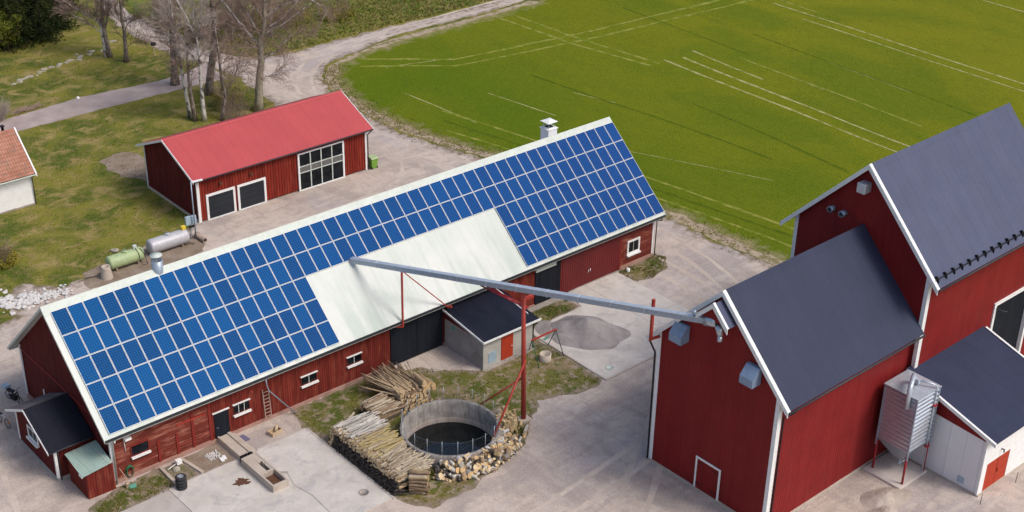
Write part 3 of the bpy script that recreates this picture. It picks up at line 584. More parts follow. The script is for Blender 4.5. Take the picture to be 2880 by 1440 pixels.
MB(tx).tube([(.62,-5.45,8.75),(.6,-5.3,8.5),(.6,-4.7,7.9),(.6,-4.68,.1)],.05,8).build('downpipe',M['black'],tw)
# wall features at world x=27.45
xw=27.43
f=MB(); f.box(xw-.06,xw,-30.72,-30.60,.15,2.42); f.box(xw-.06,xw,-28.88,-28.76,.15,2.42); f.box(xw-.06,xw,-30.60,-28.88,2.30,2.42)
d=MB().box(xw-.03,xw+.02,-30.6,-28.88,.15,2.3).build('door',M['tower_red'],tw); f.build('frame',M['white'],d)
h=MB()
for yy in(-30.5,-29.3): 
    for zz in(.5,2.0): h.box(xw-.05,xw-.03,yy,yy+.42,zz,zz+.05)
h.build('hinge',M['black'],d)
def hoodbox(y,z,w=.95,h=1.1,d=.75):
    m=MB(); m.prism([(27.46,y-w/2,z-h/2),(27.46-d,y-w/2,z-h/2),(27.46-d,y-w/2,z-.05),(27.46-.25,y-w/2,z+h/2),(27.46,y-w/2,z+h/2)],(0,w,0)); return m
o_=hoodbox(-26.85,10.3).build('air_vent',M['galv_b'],tw); tag(o_,'left galvanised vent hood under the eave')
o_=hoodbox(-32.3,10.08).build('air_vent',M['galv_b'],tw); tag(o_,'right galvanised vent hood under the eave')
# conveyor hood under the apex
hd=thing; yc=-29.6
hx=26.55; hb=MB()
hb.prism([(hx+.12,yc-.9,12.5),(hx+.12,yc+.9,12.5),(hx+.12,yc,13.4)],(.05,0,0)); 
ho=hb.build('conveyor_hood',M['tower_red'],tw)
g=MB()
for sy in(-1,1): g.slab([(hx,yc+sy*.01,13.66),(hx,yc+sy*1.15,12.51),(27.35,yc+sy*1.15,12.51),(27.35,yc+sy*.01,13.66)],.06)
g.build('hood_roof',M['roof_tall'],ho)
g=MB()
for sy in(-1,1): g.prism([(hx-.05,yc,13.72),(hx-.05,yc+sy*1.18,12.54),(hx-.05,yc+sy*1.18,12.2),(hx-.05,yc,13.38)],(.05,0,0)); g.slab([(hx-.05,yc+sy*.01,13.73),(hx-.05,yc+sy*1.18,12.56),(hx+.12,yc+sy*1.18,12.56),(hx+.12,yc+sy*.01,13.73)],.03)
g.each('verge_board',M['white'],ho)
ta=thing('tall_barn',(TX+13.2,TY,0),'tallest red sheet clad barn with grey blue roof and snow guards','barn')
gabled(ta,12.78,28.38,13.18,27.98,5.8736,5.05,18.3122,12.2449,.0,'tower_red','roof_tall',skipfront=(49.25-TX,53.95-TX,7.5))
yd=TY-5.05+.235
f=MB(); f.box(49.15,49.4,yd-.1,yd+.3,0.1,7.6); f.box(53.75,54.0,yd-.1,yd+.3,0.1,7.6); f.box(49.4,53.75,yd-.1,yd+.3,7.38,7.6)
d=MB().box(49.4,53.75,yd+.16,yd+.26,.1,7.38); dd=d.build('door',M['door_black'],ta); tag(dd,'very tall dark door in the side wall'); f.build('frame',M['white'],dd)
h=MB().tube([(49.35,yd-.1,7.2),(49.55,yd-.5,7.1),(49.9,yd-.6,7.0)],.04,6); h.build('bracket',M['gutter'],ta)
g=MB(tx); g.box(12.95,28.3,-5.62,-5.58,12.72,12.78)
s_=(18.3122-12.2449)/5.8736
for k in range(18):
    xx=13.1+.86*k; yy=-5.45; zz=18.3122-s_*5.45
    g.prism([(xx,yy+.12,zz+.12),(xx,yy-.22,zz-.2),(xx,yy-.2,zz+.1),(xx,yy-.05,zz+.22)],(.07,0,0))
g.build('snow_guard',M['black'],ta)
o_=MB().obox((40.1,-29.3,16.75),(.35,0,0),(0,.3,0),(0,0,.32)).build('wall_vent',M['galv_l'],ta,.03); tag(o_,'pale box vent under the apex')
for yy in(-27.11,-27.99):
    MB().lathe((40.0,yy,14.43),[(.16,0),(.2,-.0),(.2,.5),(0,.5)],14,'x').build('wall_pipe',M['galv'],ta)
    MB().disc((0,0,0),.01) 
# ================= white lean-to =================
wl=thing('lean_to',(40.2,-40.33,0),'white corrugated lean-to with blue black roof beside the tall barn','lean-to')
wz=lambda y:6.2+(y+34.54)*.3019
MB().prism([(40.17,-40.3,.1),(40.17,-34.7,.1),(40.17,-34.7,4.25),(40.17,-40.3,3.95)],(.1,0,0)).build('side_wall',M['white_ribbed'],wl)
MB().prism([(40.14,-40.3,3.953),(40.14,-34.7,4.253),(40.14,-34.7,wz(-34.7)-.1),(40.14,-40.3,wz(-40.3)-.1)],(.1,0,0)).build('gable_board',M['tower_red'],wl)
w=MB(); w.box(40.1,40.64,-40.42,-40.3,.1,wz(-40.33)-.1); w.box(43.2,48.1,-40.42,-40.3,.1,wz(-40.33)-.1); w.box(40.64,43.2,-40.42,-40.3,2.15,wz(-40.33)-.1); w.build('wall',M['white_render'],wl)
MB().prism([(48.0,-40.3,.1),(48.0,-34.7,.1),(48.0,-34.7,wz(-34.7)-.1),(48.0,-40.3,wz(-40.3)-.1)],(.1,0,0)).build('side_wall',M['white_ribbed'],wl)
d=MB().box(40.66,43.18,-40.4,-40.34,.1,2.13).build('double_door',M['door_red'],wl); tag(d,'bright red double door')
h=MB(); h.box(41.9,41.93,-40.41,-40.4,.1,2.13); h.box(42.0,42.06,-40.45,-40.4,1.0,1.25); h.build('handle',M['trim_red'],d)
MB().slab([(39.93,-34.3,wz(-34.3)),(39.93,-41.0,wz(-41)),(48.3,-41.0,wz(-41)),(48.3,-34.3,wz(-34.3))],.09).build('roof',M['roof_dark'],wl)
g=MB()
for sx in(39.88,48.3): g.prism([(sx,-34.6,wz(-34.6)+.06),(sx,-41.05,wz(-41.05)+.06),(sx,-41.05,wz(-41.05)-.2),(sx,-34.6,wz(-34.6)-.2)],(.05,0,0)); g.slab([(sx-.03,-34.6,wz(-34.6)+.07),(sx-.03,-41.05,wz(-41.05)+.07),(sx+.12,-41.05,wz(-41.05)+.07),(sx+.12,-34.6,wz(-34.6)+.07)],.02)
g.each('verge_board',M['white'],wl)
MB().box(40.1,48.2,-40.5,-34.6,-.1,.1).build('plinth',M['conc_l'],wl)
MB().box(40.12,40.17,-39.4,-38.95,.35,.75).build('vent_panel',M['blueg'],wl)
MB().tube([(42.0,-40.42,2.7),(42.0,-40.6,2.75),(42.0,-40.62,2.55)],.05,6).build('wall_lamp',M['gutter'],wl)
# ================= white house at the left edge =================
wh=thing('house',(10,35.9,0),'white rendered house with clay tile roof cut off by the left edge','house')
w=MB(); w.box(3.0,13.42,33.2,33.4,0,3.3); w.box(3.0,13.42,38.4,38.6,0,3.3)
for xx in(3.0,13.22): w.prism([(xx,33.4,0),(xx,38.4,0),(xx,38.4,3.45),(xx,35.9,5.7),(xx,33.4,3.45)],(.2,0,0))
w.build('wall',M['white_render'],wh)
MB().box(2.98,13.5,33.12,33.2,-.05,.12).build('plinth',M['conc'],wh)
hs=(5.95-2.95)/3.2
for sy in(-1,1): MB().slab([(2.8,35.9+sy*.002,5.95),(2.8,35.9+sy*3.2,2.95),(13.62,35.9+sy*3.2,2.95),(13.62,35.9+sy*.002,5.95)],.12).build('roof',M['tiles'],wh)
g=MB()
for sy in(-1,1): g.prism([(13.6,35.9,6.02),(13.6,35.9+sy*3.28,6.02-hs*3.28),(13.6,35.9+sy*3.28,5.78-hs*3.28),(13.6,35.9,5.78)],(.12,0,0))
g.each('verge_board',M['white'],wh)
MB().tube([(2.8,32.64,2.84),(13.6,32.64,2.84)],.06,8).build('gutter',M['offwhite'],wh)
MB().tube([(13.45,32.66,2.8),(13.4,33.05,2.55),(13.45,33.1,.05)],.045,8).build('downpipe',M['gutter'],wh)
v=MB().lathe((12.85,36.4,0),[(.12,5.4),(.12,6.1),(.2,6.12),(.2,6.2),(0,6.3)],10); v.build('flue',M['black'],wh)
import numpy as np
# ================= ground sheets =================
TC=(19.1,-15.4); HOLE=[(TC[0]+3.1*math.cos(2*PI*k/64),TC[1]+3.1*math.sin(2*PI*k/64)) for k in range(64)]
def inpoly(P,poly):
    x,y=P[:,0],P[:,1]; r=np.zeros(len(P),bool); n=len(poly); j=n-1
    for i in range(n):
        xi,yi=poly[i]; xj,yj=poly[j]
        if yi!=yj:
            c=((yi>y)!=(yj>y))&(x<(xj-xi)*(y-yi)/(yj-yi)+xi); r^=c
        j=i
    return r
def sheet(name,poly,z,mat,step=.5,amp=.25,grid=1.2,band=4,hole=False,label=None,kind='structure',longseg=45,freq=.9,zfun=None):
    P=[]; real=[]
    n=len(poly)
    for i in range(n):
        a=Vector(poly[i]); b=Vector(poly[(i+1)%n]); L=(b-a).length
        if L>longseg: P.append((a.x,a.y)); continue
        m=max(1,int(L/step)); nn=Vector((-(b-a).y,(b-a).x))/max(L,1e-6)
        for k in range(m):
            p=a.lerp(b,k/m); 
            d=amp*(mn.noise(Vector((p.x*freq,p.y*freq,3.3)))*1.4+mn.noise(Vector((p.x*3.1,p.y*3.1,8)))*.7)
            q=p+nn*d if step<5 else p; P.append((q.x,q.y)); real.append(len(P)-1)
    N=len(P); arr=np.array(P); edges=[(i,(i+1)%N) for i in range(N)]
    A=arr; B=np.roll(arr,-1,axis=0); rm=np.zeros(N,bool); rm[real]=True
    def dist(Q):
        Aa,Bb=A[rm],B[rm]
        if not len(Aa): return np.full(len(Q),99.)
        out=np.full(len(Q),99.)
        for s in range(0,len(Q),2000):
            q=Q[s:s+2000,None,:]; d=(Bb-Aa)[None]; t=np.clip(((q-Aa[None])*d).sum(2)/np.maximum((d*d).sum(2),1e-9),0,1)
            out[s:s+2000]=np.sqrt((((Aa[None]+d*t[...,None])-q)**2).sum(2)).min(1)
        return out
    V=[tuple(p) for p in P]
    if hole: h0=len(V); V+=HOLE; edges+=[(h0+k,h0+(k+1)%64) for k in range(64)]
    if grid:
        x0,y0=arr.min(0);x1,y1=arr.max(0)
        x0,x1,y0,y1=max(x0,-30),min(x1,140),max(y0,-70),min(y1,110)
        gx_,gy_=np.meshgrid(np.arange(x0,x1,grid),np.arange(y0,y1,grid)); Q=np.stack([gx_.ravel(),gy_.ravel()],1)
        Q=Q+np.array([[R.uniform(-.3,.3)*grid,R.uniform(-.3,.3)*grid] for _ in range(len(Q))]) if len(Q) else Q
        Q=Q[inpoly(Q,P)] if len(Q) else Q
        if len(Q):
            d=dist(Q); Q=Q[(d>.25*grid)&(d<band)]
            if hole: Q=Q[np.hypot(Q[:,0]-TC[0],Q[:,1]-TC[1])>3.3]
            V+=[tuple(q) for q in Q]
    vo,eo,fo,*_=delaunay_2d_cdt([Vector(v) for v in V],edges,[],0,1e-5)
    vo=np.array([tuple(v) for v in vo]); F=[tuple(f) for f in fo]
    cen=np.array([vo[list(f)].mean(0) for f in F]); ok=inpoly(cen,P)
    if hole: ok&=np.hypot(cen[:,0]-TC[0],cen[:,1]-TC[1])>3.09
    F=[f for f,k in zip(F,ok) if k]
    F=[f if ((vo[f[1]]-vo[f[0]])[0]*(vo[f[2]]-vo[f[0]])[1]-(vo[f[1]]-vo[f[0]])[1]*(vo[f[2]]-vo[f[0]])[0])>0 else f[::-1] for f in F]
    dd=dist(vo)
    me=bpy.data.meshes.new(name); me.from_pydata([(p[0],p[1],z+(zfun(p) if zfun else 0)) for p in vo],[],F)
    at=me.attributes.new('edge','FLOAT','POINT'); at.data.foreach_set('value',np.minimum(dd,9).astype(np.float32))
    me.materials.append(M[mat]); o=bpy.data.objects.new(name,me); COL.objects.link(o); o['kind']=kind
    if label: o['label']=label
    return o
sheet('ground',[(-900,-900),(1500,-900),(1500,1500),(-900,1500)],0,'lawn',999,0,0,hole=True)
gravel=[(82.9,49.1),(74.0,48.5),(66.5,48.6),(60.0,48.1),(56.1,47.1),(53.1,46.3),(51.2,45.5),(49.0,42.8),(47.4,39.1),(46.7,35.3),(46.6,31.5),(46.6,26.7),(47.5,21.8),(48.9,16.9),(50.9,6.6),(53.2,-2.7),(53.0,-7.8),(53.3,-11.7),(53.4,-14.6),(53.6,-23.1),(58.8,-33.6),(60,-55),(30,-80),(-60,-80),(-60,10),(-10,18),(2.9,16.0),(4.3,16.6),(4.6,18.5),(5.0,20.0),(6.8,20.8),(8.7,18.6),(11.7,18.6),(13.3,20.0),(17.4,20.6),(20.4,20.9),(22.6,22.4),(41.0,38.7),(41.7,44.2),(42.2,48.1),(41.9,49.8),(40.7,56.0),(39.9,60.5),(39.7,66.4),(40.2,71.1),(42.1,78.7),(46,95),(50,110),(54,108),(48,93),(44.4,80.7),(42.9,72.5),(43.4,65.2),(43.9,57.4),(45.2,53.7),(47.0,51.5),(51.0,51.1),(56.9,51.3),(65.2,51.4),(73.4,50.8),(84,51.2),(140,56),(140,53)]
sheet('gravel_yard',gravel,.008,'gravel',.45,.32,1.1,3,hole=True)
sheet('path',[(-30,51.6),(18.5,52.1),(27.1,53.0),(35.2,52.2),(38.5,52.6),(41.6,54.0),(41.3,48.6),(38.0,48.8),(30.2,48.9),(24.8,48.9),(19.5,48.7),(-30,48.2)],.012,'path',.6,.12,2,3)
field=[(52.6,44.8),(56.5,46.3),(66,47.0),(75,47.2),(84,47.8),(140,51),(1400,120),(1400,-900),(75,-900),(62,-60),(60.5,-45),(59.6,-33),(55.2,-23),(54.7,-12),(54.4,-3),(52.2,6.6),(50.1,17),(48.7,22),(47.9,27),(47.8,31.5),(48,35.5),(48.8,39),(50.2,42.3)]
sheet('dry_verge',[(82.9,48.7),(74,48),(66.5,48.1),(60,47.7),(56.1,46.7),(53.2,45.9),(51.3,45.1),(49.1,42.6),(47.6,39.1),(46.9,35.3),(46.8,31.5),(46.9,26.7),(47.8,21.8),(49.2,16.9),(51.2,6.6),(53.4,-2.7),(53.3,-7.8),(53.6,-14),(54,-23),(55.6,-23),(55.2,-12),(54.9,-3),(52.8,6.6),(50.7,17),(49.3,22),(48.6,27),(48.5,31.5),(48.7,35.5),(49.4,39),(50.7,42),(52.9,44.3),(56.7,45.8),(66,46.5),(75,46.8),(84,47.3)],.003,'soil_v',.6,.15,0,2)
sheet('crop_field',field,.004,'crop',.6,.35,1.2,5)
ZT=[.0085]
tr=MB()
def ribbon(mb,pts,w,z):
    P=[Vector((x,y,z)) for x,y in pts]; Q=[]
    for a,b in zip(P,P[1:]):
        m=max(1,int((b-a).length/1.0))
        for k in range(m): Q.append(a.lerp(b,k/m))
    Q.append(P[-1]); vs=[];fs=[]
    for i,p in enumerate(Q):
        d=(Q[min(i+1,len(Q)-1)]-Q[max(i-1,0)]).normalized(); n=Vector((-d.y,d.x,0)); ww=w*(.55+.9*abs(mn.noise(p*.5))+R.uniform(0,.25))/2; j=n*(.25*mn.noise(p*.08))
        vs+=[p+n*ww+j,p-n*ww+j]
    for i in range(len(Q)-1): fs.append((2*i,2*i+1,2*i+3,2*i+2))
    mb.add(vs,fs)
for pts,w in (([(105.9,30),(105.6,8),(105.2,-30)],.5),([(103.9,24),(103.6,-5),(103.5,-30)],.4),([(83.1,23.7),(82.4,8),(81.8,-30)],.55),([(80.9,24.5),(80.4,8),(79.8,-30)],.5),([(59.5,28.9),(61.1,20.2)],.25),([(66.7,23.6),(68.1,19.0)],.25),([(53.0,34.0),(53.7,23.5)],.22),([(85.5,24.6),(84.8,14)],.5),([(55.9,41.1),(63,39.0)],.28),([(127.3,14.9),(127.3,0)],.5),([(88,20),(87.4,8)],.15),([(95,22),(94,2)],.15),([(58.5,14),(66,-3)],.18)): ZT[0]+=.0004; ribbon(tr,pts,w*.62,ZT[0])
tr.build('wheel_tracks',M['track'])['kind']='structure'
tr=MB()
for pts,w in (([(77.9,46),(78.2,36),(79.6,24)],.5),([(75.9,46),(76.6,34),(78.4,24)],.5),([(55,45),(63,38.6),(80.7,36.2),(102.3,34.8),(124,34)],.5),([(54,43),(62,36.9),(80.7,34.2),(102.3,32.6),(130,32)],.5),([(50.3,24),(53,13),(55.2,2),(57.2,-10),(58,-20)],.35),([(53,28),(56,14),(58.5,0),(60.5,-14)],.4),([(107.7,34),(107.2,24)],.4),([(88,20),(87.2,-4)],.35)): ZT[0]+=.0004; ribbon(tr,pts,w,ZT[0])
tr.build('wheel_tracks',M['track_f'])['kind']='structure'
tr=MB()
for pts,w in (([(51.6,26),(54.4,13),(56.8,1),(59,-12)],.35),([(95,24),(94.2,0),(93.6,-12)],.25),([(74,14),(73,-6)],.3),([(66.5,30),(68.5,14),(69.5,0)],.3),([(90,40),(89.5,20)],.25)): ZT[0]+=.0004; ribbon(tr,pts,w,ZT[0])
tr.build('wheel_tracks',M['track_d'])['kind']='structure'
sheet('meadow',[(52,52.2),(57,52.3),(65,52.4),(74,51.8),(90,52.8),(140,58),(300,90),(300,200),(60,200),(52,110),(49.5,95),(45.6,82),(44.2,73),(44.8,66),(45.2,58.5),(47,54.5),(48.5,52.8)],.004,'meadow',.8,.4,0,3)
sheet('verge',[(13.0,-6.3),(15.0,-6.2),(21.2,-6.2),(22.5,-7.4),(24.6,-9.2),(25.7,-10.3),(26.5,-10.6),(29.6,-10.5),(31.8,-9.0),(31.7,-16.6),(30.5,-17.0),(28.8,-16.6),(26.4,-15.6),(24.5,-17.2),(22.5,-18.9),(20.0,-19.4),(17.8,-20.0),(15.5,-20.4),(14.0,-20.2),(12.75,-18.4),(12.8,-14),(12.8,-10),(12.4,-8.2)],.012,'verge',.35,.3,.6,3,hole=True)
sheet('verge',[(43.2,-6.3),(47.6,-6.0),(47.9,-7.0),(46.8,-8.2),(44.6,-8.7),(43.2,-8.4)],.012,'verge',.3,.18,.5,3)
sheet('verge',[(31.0,-6.3),(35.2,-6.3),(37.1,-6.9),(37.2,-8.3),(32.3,-8.6),(31.0,-8.4)],.012,'verge',.3,.12,.5,3)
sheet('verge',[(-2.6,-8.3),(-1.6,-7.1),(.4,-6.6),(3.3,-6.3),(3.5,-8.6),(1.2,-8.75),(-1.5,-9.1)],.012,'verge',.3,.2,.5,3)
sheet('verge',[(3.6,-6.5),(4.7,-6.4),(5.0,-8.5),(3.6,-8.5)],.014,'verge',.3,.1,.4,3)
sheet('bare_soil',[(21.76,37.7),(23.26,38.5),(25.45,37.3),(24,33),(22.77,31.3),(21.91,33.1),(21.1,35.6)],.008,'soil',.3,.35,.6,3)
sheet('bare_soil',[(5,-6.3),(7.4,-6.2),(7.4,-8.6),(5.2,-8.6)],.013,'soil',.3,.1,.6,3)
sheet('bare_soil',[(10.2,16.9),(11,19.4),(14,20.0),(20.5,20.3),(21.5,18.7),(20,17),(14,16)],.012,'soil',.35,.3,.6,3)
tr=MB(); ZT=[.0092]
def smooth(pts):
    P=[Vector(p) for p in pts]; out=[]
    for i in range(len(P)-1):
        a,b,c,d=P[max(0,i-1)],P[i],P[i+1],P[min(len(P)-1,i+2)]
        for k in range(6):
            t=k/6; out.append(.5*((2*b)+(c-a)*t+(2*a-5*b+4*c-d)*t*t+(3*b-a-3*c+d)*t*t*t))
    return out+[P[-1]]
for pts in ([(84,50.3),(66,50),(56,49),(50,46.5),(46.2,42),(44.4,36),(44.0,30),(45,22),(47,14),(49.7,4),(50,-6),(47.5,-15),(41,-20.5),(31,-23.5),(20,-25),(6,-25)],[(43.6,80),(41.6,70),(42,60),(44,53.5),(47.2,47)],[(44.6,24),(42,18.5),(35,16),(27,16.4)],[(34,-21),(28,-24.5),(20,-30),(10,-38)],[(47,14),(46,3),(46.4,-8),(44.6,-16),(36,-19.5)],[(-7,-9),(-4.5,3),(-2.5,14)]):
    C_=smooth(pts)
    for off in(-.85,.85):
        q=[]
        for i,p in enumerate(C_):
            d=(C_[min(i+1,len(C_)-1)]-C_[max(i-1,0)]).normalized(); q.append((p.x-d.y*off+.15*mn.noise(Vector((p.x*.3,p.y*.3,off))),p.y+d.x*off))
        ZT[0]+=.0003; ribbon(tr,q,.42,ZT[0])
tr.build('wheel_ruts',M['rut'])['kind']='structure'
# slabs
def slab_(name,poly,z,mat,label=None):
    o=MB().prism([(x,y,-.05) for x,y in poly],(0,0,z+.05)).build(name,M[mat]); o['kind']='structure'; return o
slab_('concrete_slab',[(2.74,-17.9),(12.58,-17.9),(12.62,-8.65),(2.74,-8.65)],.06,'slab_l')
slab_('concrete_slab',[(-6,-18.0),(2.71,-18.0),(2.71,-8.76),(-6,-8.76)],.05,'slab_g')
slab_('concrete_slab',[(31.75,-16.7),(39.6,-16.7),(39.6,-6.3),(37.95,-6.25),(37.2,-8.5),(31.85,-8.6)],.06,'slab_l')
slab_('concrete_slab',[(39.63,-16.7),(43.1,-16.7),(43.1,-6.35),(39.63,-6.3)],.055,'slab_l')
g=MB(); g.box(12.6,12.75,-18.0,-8.6,-.05,.075); g.box(9,12.6,-8.65,-8.52,-.05,.075); o=g.build('kerb',M['slab_g']); o['kind']='structure'
cr=MB()
ribbon(cr,[(8.55,-11.2),(9.1,-11.9),(8.75,-13.1),(9.0,-14.6),(8.8,-17.8)],.07,.066); ribbon(cr,[(8.6,-11.3),(9.2,-11.8)],.22,.065)
ribbon(cr,[(3,-13.2),(8.8,-13.25),(12.5,-13.3)],.02,.067); ribbon(cr,[(36,-16.6),(36.1,-8.7)],.02,.067); ribbon(cr,[(32,-12.6),(43,-12.7)],.02,.067)
cr.build('slab_cracks',M['conc'])['kind']='structure'
g=MB(); g.prism([(31.62,-16.85,-.05),(31.75,-16.85,-.05),(31.85,-8.6,-.05),(31.72,-8.6,-.05)],(0,0,.13)); g.prism([(31.76,-16.85,-.05),(43.1,-16.85,-.05),(43.1,-16.7,-.05),(31.76,-16.7,-.05)],(0,0,.13)); o=g.build('kerb',M['slab_g']); o['kind']='structure'
g=MB(); g.box(25.9,30.6,-10.75,-10.5,-.05,.04); g.box(38,43.4,-6.29,-6.2,-.05,.1); o=g.build('kerb',M['conc']); o['kind']='structure'
# ================= concrete tank =================
tk=thing('slurry_tank',(TC[0],TC[1],0),'round open concrete tank of dark water ringed by firewood','tank')
MB().lathe((TC[0],TC[1],0),[(3.22,-.1),(3.22,.93),(3.18,.97),(3.02,.97),(2.98,.93),(2.98,-1.3)],96).build('tank_wall',M['pond_wall'],tk)
MB().lathe((TC[0],TC[1],0),[(2.985,-.32),(2.93,-.36),(2.93,-1.3)],96).build('inner_ledge',M['pond_wall'],tk)
w=solo(MB().disc((TC[0],TC[1],-.68),2.97,96),'water',M['water'],(TC[0],TC[1],-.68),None,None,None,'structure')
fe=thing('mesh_fence',(TC[0],TC[1],.95),'thin wire mesh fence on grey posts around the rim of the round tank','fence')
np_=20
for k in range(np_):
    a=2*PI*k/np_+.1; x,y=TC[0]+3.1*math.cos(a),TC[1]+3.1*math.sin(a)
    MB().tube([(x,y,.9),(x,y,2.02)],.018,6).build('post',M['galv_l'],fe)
g=MB()
for zz in (1.02,1.9):
    g.tube([(TC[0]+3.1*math.cos(a*PI/48),TC[1]+3.1*math.sin(a*PI/48),zz) for a in range(97)],.004,3,False)
nw=84
for k in range(nw):
    a=2*PI*k/nw
    for s_ in(-1,1): b_=a+s_*.27; g.tube([(TC[0]+3.1*math.cos(a),TC[1]+3.1*math.sin(a),1.02),(TC[0]+3.1*math.cos((a+b_)/2),TC[1]+3.1*math.sin((a+b_)/2),1.46),(TC[0]+3.1*math.cos(b_),TC[1]+3.1*math.sin(b_),1.9)],.0011,3,False)
g.build('wire_mesh',M['galv'],fe)
# ================= conveyor =================
cv=thing('grain_conveyor',(24.16,-16.74,0),'long galvanised grain conveyor on red supports spanning from the barn roof to the grain store','conveyor')
c0=Vector((20.55,-2.9,7.32)); c1=Vector((26.95,-29.6,12.35)); cd=(c1-c0); ct=lambda t:c0+cd*t
MB().beam(ct(0),ct(1),.30,.36).build('casing',M['galv'],cv)
g=MB()
for k in range(1,12): g.beam(ct(k/12)-cd.normalized()*.02,ct(k/12)+cd.normalized()*.02,.36,.42)
g.build('joint_flange',M['galv_l'],cv)
g=MB(); g.beam(ct(0)+Vector((0,0,.17)),ct(1)+Vector((0,0,.17)),.34,.03); g.build('lid',M['galv_l'],cv)
g=MB(); g.beam(ct(0)+Vector((0,-.1,-.1)),ct(0)+Vector((-.12,-.22,-.6)),.3,.3); g.build('inlet_chute',M['galv'],cv)
g=MB(); g.tube([ct(.975),c1+Vector((0,-.1,.05))],.34,12); g.tube([c1+Vector((0,-.2,-.1)),c1+Vector((-.1,-.45,-.7))],[.26,.16],10); g.tube([c1+Vector((-.1,-.45,-.7)),c1+Vector((-.15,-.5,-1.0))],.15,10); g.build('drive_motor',M['silo_metal'],cv)
g=MB(); g.tube([ct(.955)+Vector((0,.1,.15)),ct(.955)+Vector((-.1,.2,.5))],.13,8); g.build('inspection_pipe',M['galv'],cv)
pt=ct((16.74-2.9)/26.7)
g=MB().tube([(24.16,-16.74,0),(pt.x,-16.74,pt.z-.2)],[.17,.13],14); g.build('support_pole',M['steel_red'],cv)
g=MB(); g.box(23.85,24.55,-17.1,-16.4,-.05,.16); g.build('pole_footing',M['conc_l'],cv)
g=MB(); g.tube([(24.1,-16.85,4.7),(20.55,-17.95,.98)],.075,8); g.build('brace',M['steel_red'],cv)
g=MB(); g.tube([(24.1,-16.65,3.3),(22.15,-14.6,.9)],.06,8); g.build('brace',M['steel_red'],cv)
g=MB(); q=ct(.4); g.tube([(24.16,-16.74,8.45),(q.x-.1,q.y,q.z-.2)],.05,6); g.tube([(24.3,-16.74,8.45),(q.x+.12,q.y,q.z-.2)],.05,6); g.each('brace',M['leg_red'],cv)
g=MB(); g.beam((23.7,-16.74,9.2),(24.7,-16.74,9.2),.16,.2); g.build('cross_head',M['steel_red'],cv)
g=MB(); q=ct((6.85-2.9)/26.7); g.beam((21.85,-6.85,3.35),(21.85,-6.85,q.z-.2),.11); g.beam((21.3,-6.4,3.4),(21.88,-6.85,3.38),.12); g.build('roof_post',M['steel_red'],cv)
g=MB(); g.beam((21.86,-6.87,q.z-.35),(25.8,-6.87,3.46),.07); g.beam((25.75,-6.4,3.45),(26.05,-6.95,3.44),.14); g.build('brace',M['steel_red'],cv)
q=ct((24.9-2.9)/26.7)
g=MB(); g.beam((26.75,-24.95,9.0),(26.75,-24.95,q.z+.35),.16); g.beam((26.75,-24.95,9.1),(27.5,-25.1,9.1),.14); g.beam((25.8,-24.4,q.z-.25),(26.8,-24.95,q.z-.25),.1); g.build('wall_post',M['steel_red'],cv)
# ================= silo =================
pd=MB().box(36.95,39.85,-37.05,-34.28,-.05,.16); solo(pd,'concrete_pad',M['pad'],(38.3,-35.6,0),'square pale concrete pad carrying the galvanised silo','concrete pad',bevel=.03)
si=thing('feed_silo',(38.55,-35.75,.16),'square ribbed galvanised silo on four crimson legs beside the grain store','silo')
sx0,sx1,sy0,sy1=37.42,39.72,-36.9,-34.62; vs=[];fs=[]; zs=[]
zz=2.45; k=0
while zz<6.42: 
    zs.append((zz,.04 if (k%4) in(1,2) else -.03)); zz+=.075; k+=1
for z_,o_ in zs: vs+=[(sx0-o_,sy0-o_,z_),(sx1+o_,sy0-o_,z_),(sx1+o_,sy1+o_,z_),(sx0-o_,sy1+o_,z_)]
for i in range(len(zs)-1):
    for k in range(4): fs.append((i*4+k,i*4+(k+1)%4,(i+1)*4+(k+1)%4,(i+1)*4+k))
MB().add(vs,fs).build('body',M['silo_metal'],si)
hp=MB(); cx_,cy_=38.57,-35.76
hp.add([(sx0,sy0,2.46),(sx1,sy0,2.46),(sx1,sy1,2.46),(sx0,sy1,2.46),(cx_-.25,cy_-.25,1.05),(cx_+.25,cy_-.25,1.05),(cx_+.25,cy_+.25,1.05),(cx_-.25,cy_+.25,1.05)],[(0,1,5,4),(1,2,6,5),(2,3,7,6),(3,0,4,7),(4,5,6,7)]); hp.build('hopper',M['galv'],si)
hp=MB(); hp.box(sx0-.06,sx1+.06,sy0-.06,sy1+.06,2.38,2.46) if False else None
for a,b_ in ((sx0,sy0),(sx1,sy0),(sx1,sy1),(sx0,sy1)): hp.beam((a,b_,1.95),(a,b_,6.4),.09)
hp.build('corner_post',M['galv'],si)
rf=MB(); rf.add([(sx0-.08,sy0-.08,6.42),(sx1+.08,sy0-.08,6.42),(sx1+.08,sy1+.08,6.42),(sx0-.08,sy1+.08,6.42),(cx_,cy_,6.5),(sx0-.08,sy0-.08,6.36),(sx1+.08,sy0-.08,6.36),(sx1+.08,sy1+.08,6.36),(sx0-.08,sy1+.08,6.36)],[(0,1,4),(1,2,4),(2,3,4),(3,0,4),(5,6,1,0),(6,7,2,1),(7,8,3,2),(8,5,0,3)]); rf.build('roof',M['galv_l'],si)
for a,b_ in ((sx0+.04,sy0+.05),(sx1-.04,sy0+.05),(sx1-.04,sy1-.05),(sx0+.04,sy1-.05)): MB().tube([(a,b_,.16),(a,b_,2.3)],.075,8).build('leg',M['leg_red'],si)
g=MB(); g.tube([(cx_,cy_,6.6),(cx_,cy_,7.0),(cx_-.12,cy_-.02,7.18),(cx_-.5,cy_-.2,7.2),(cx_-1.1,cy_-.5,7.1),(cx_-1.35,cy_-.62,6.9),(cx_-1.38,cy_-.64,5.6)],.15,12); g.build('vent_pipe',M['galv_l'],si)
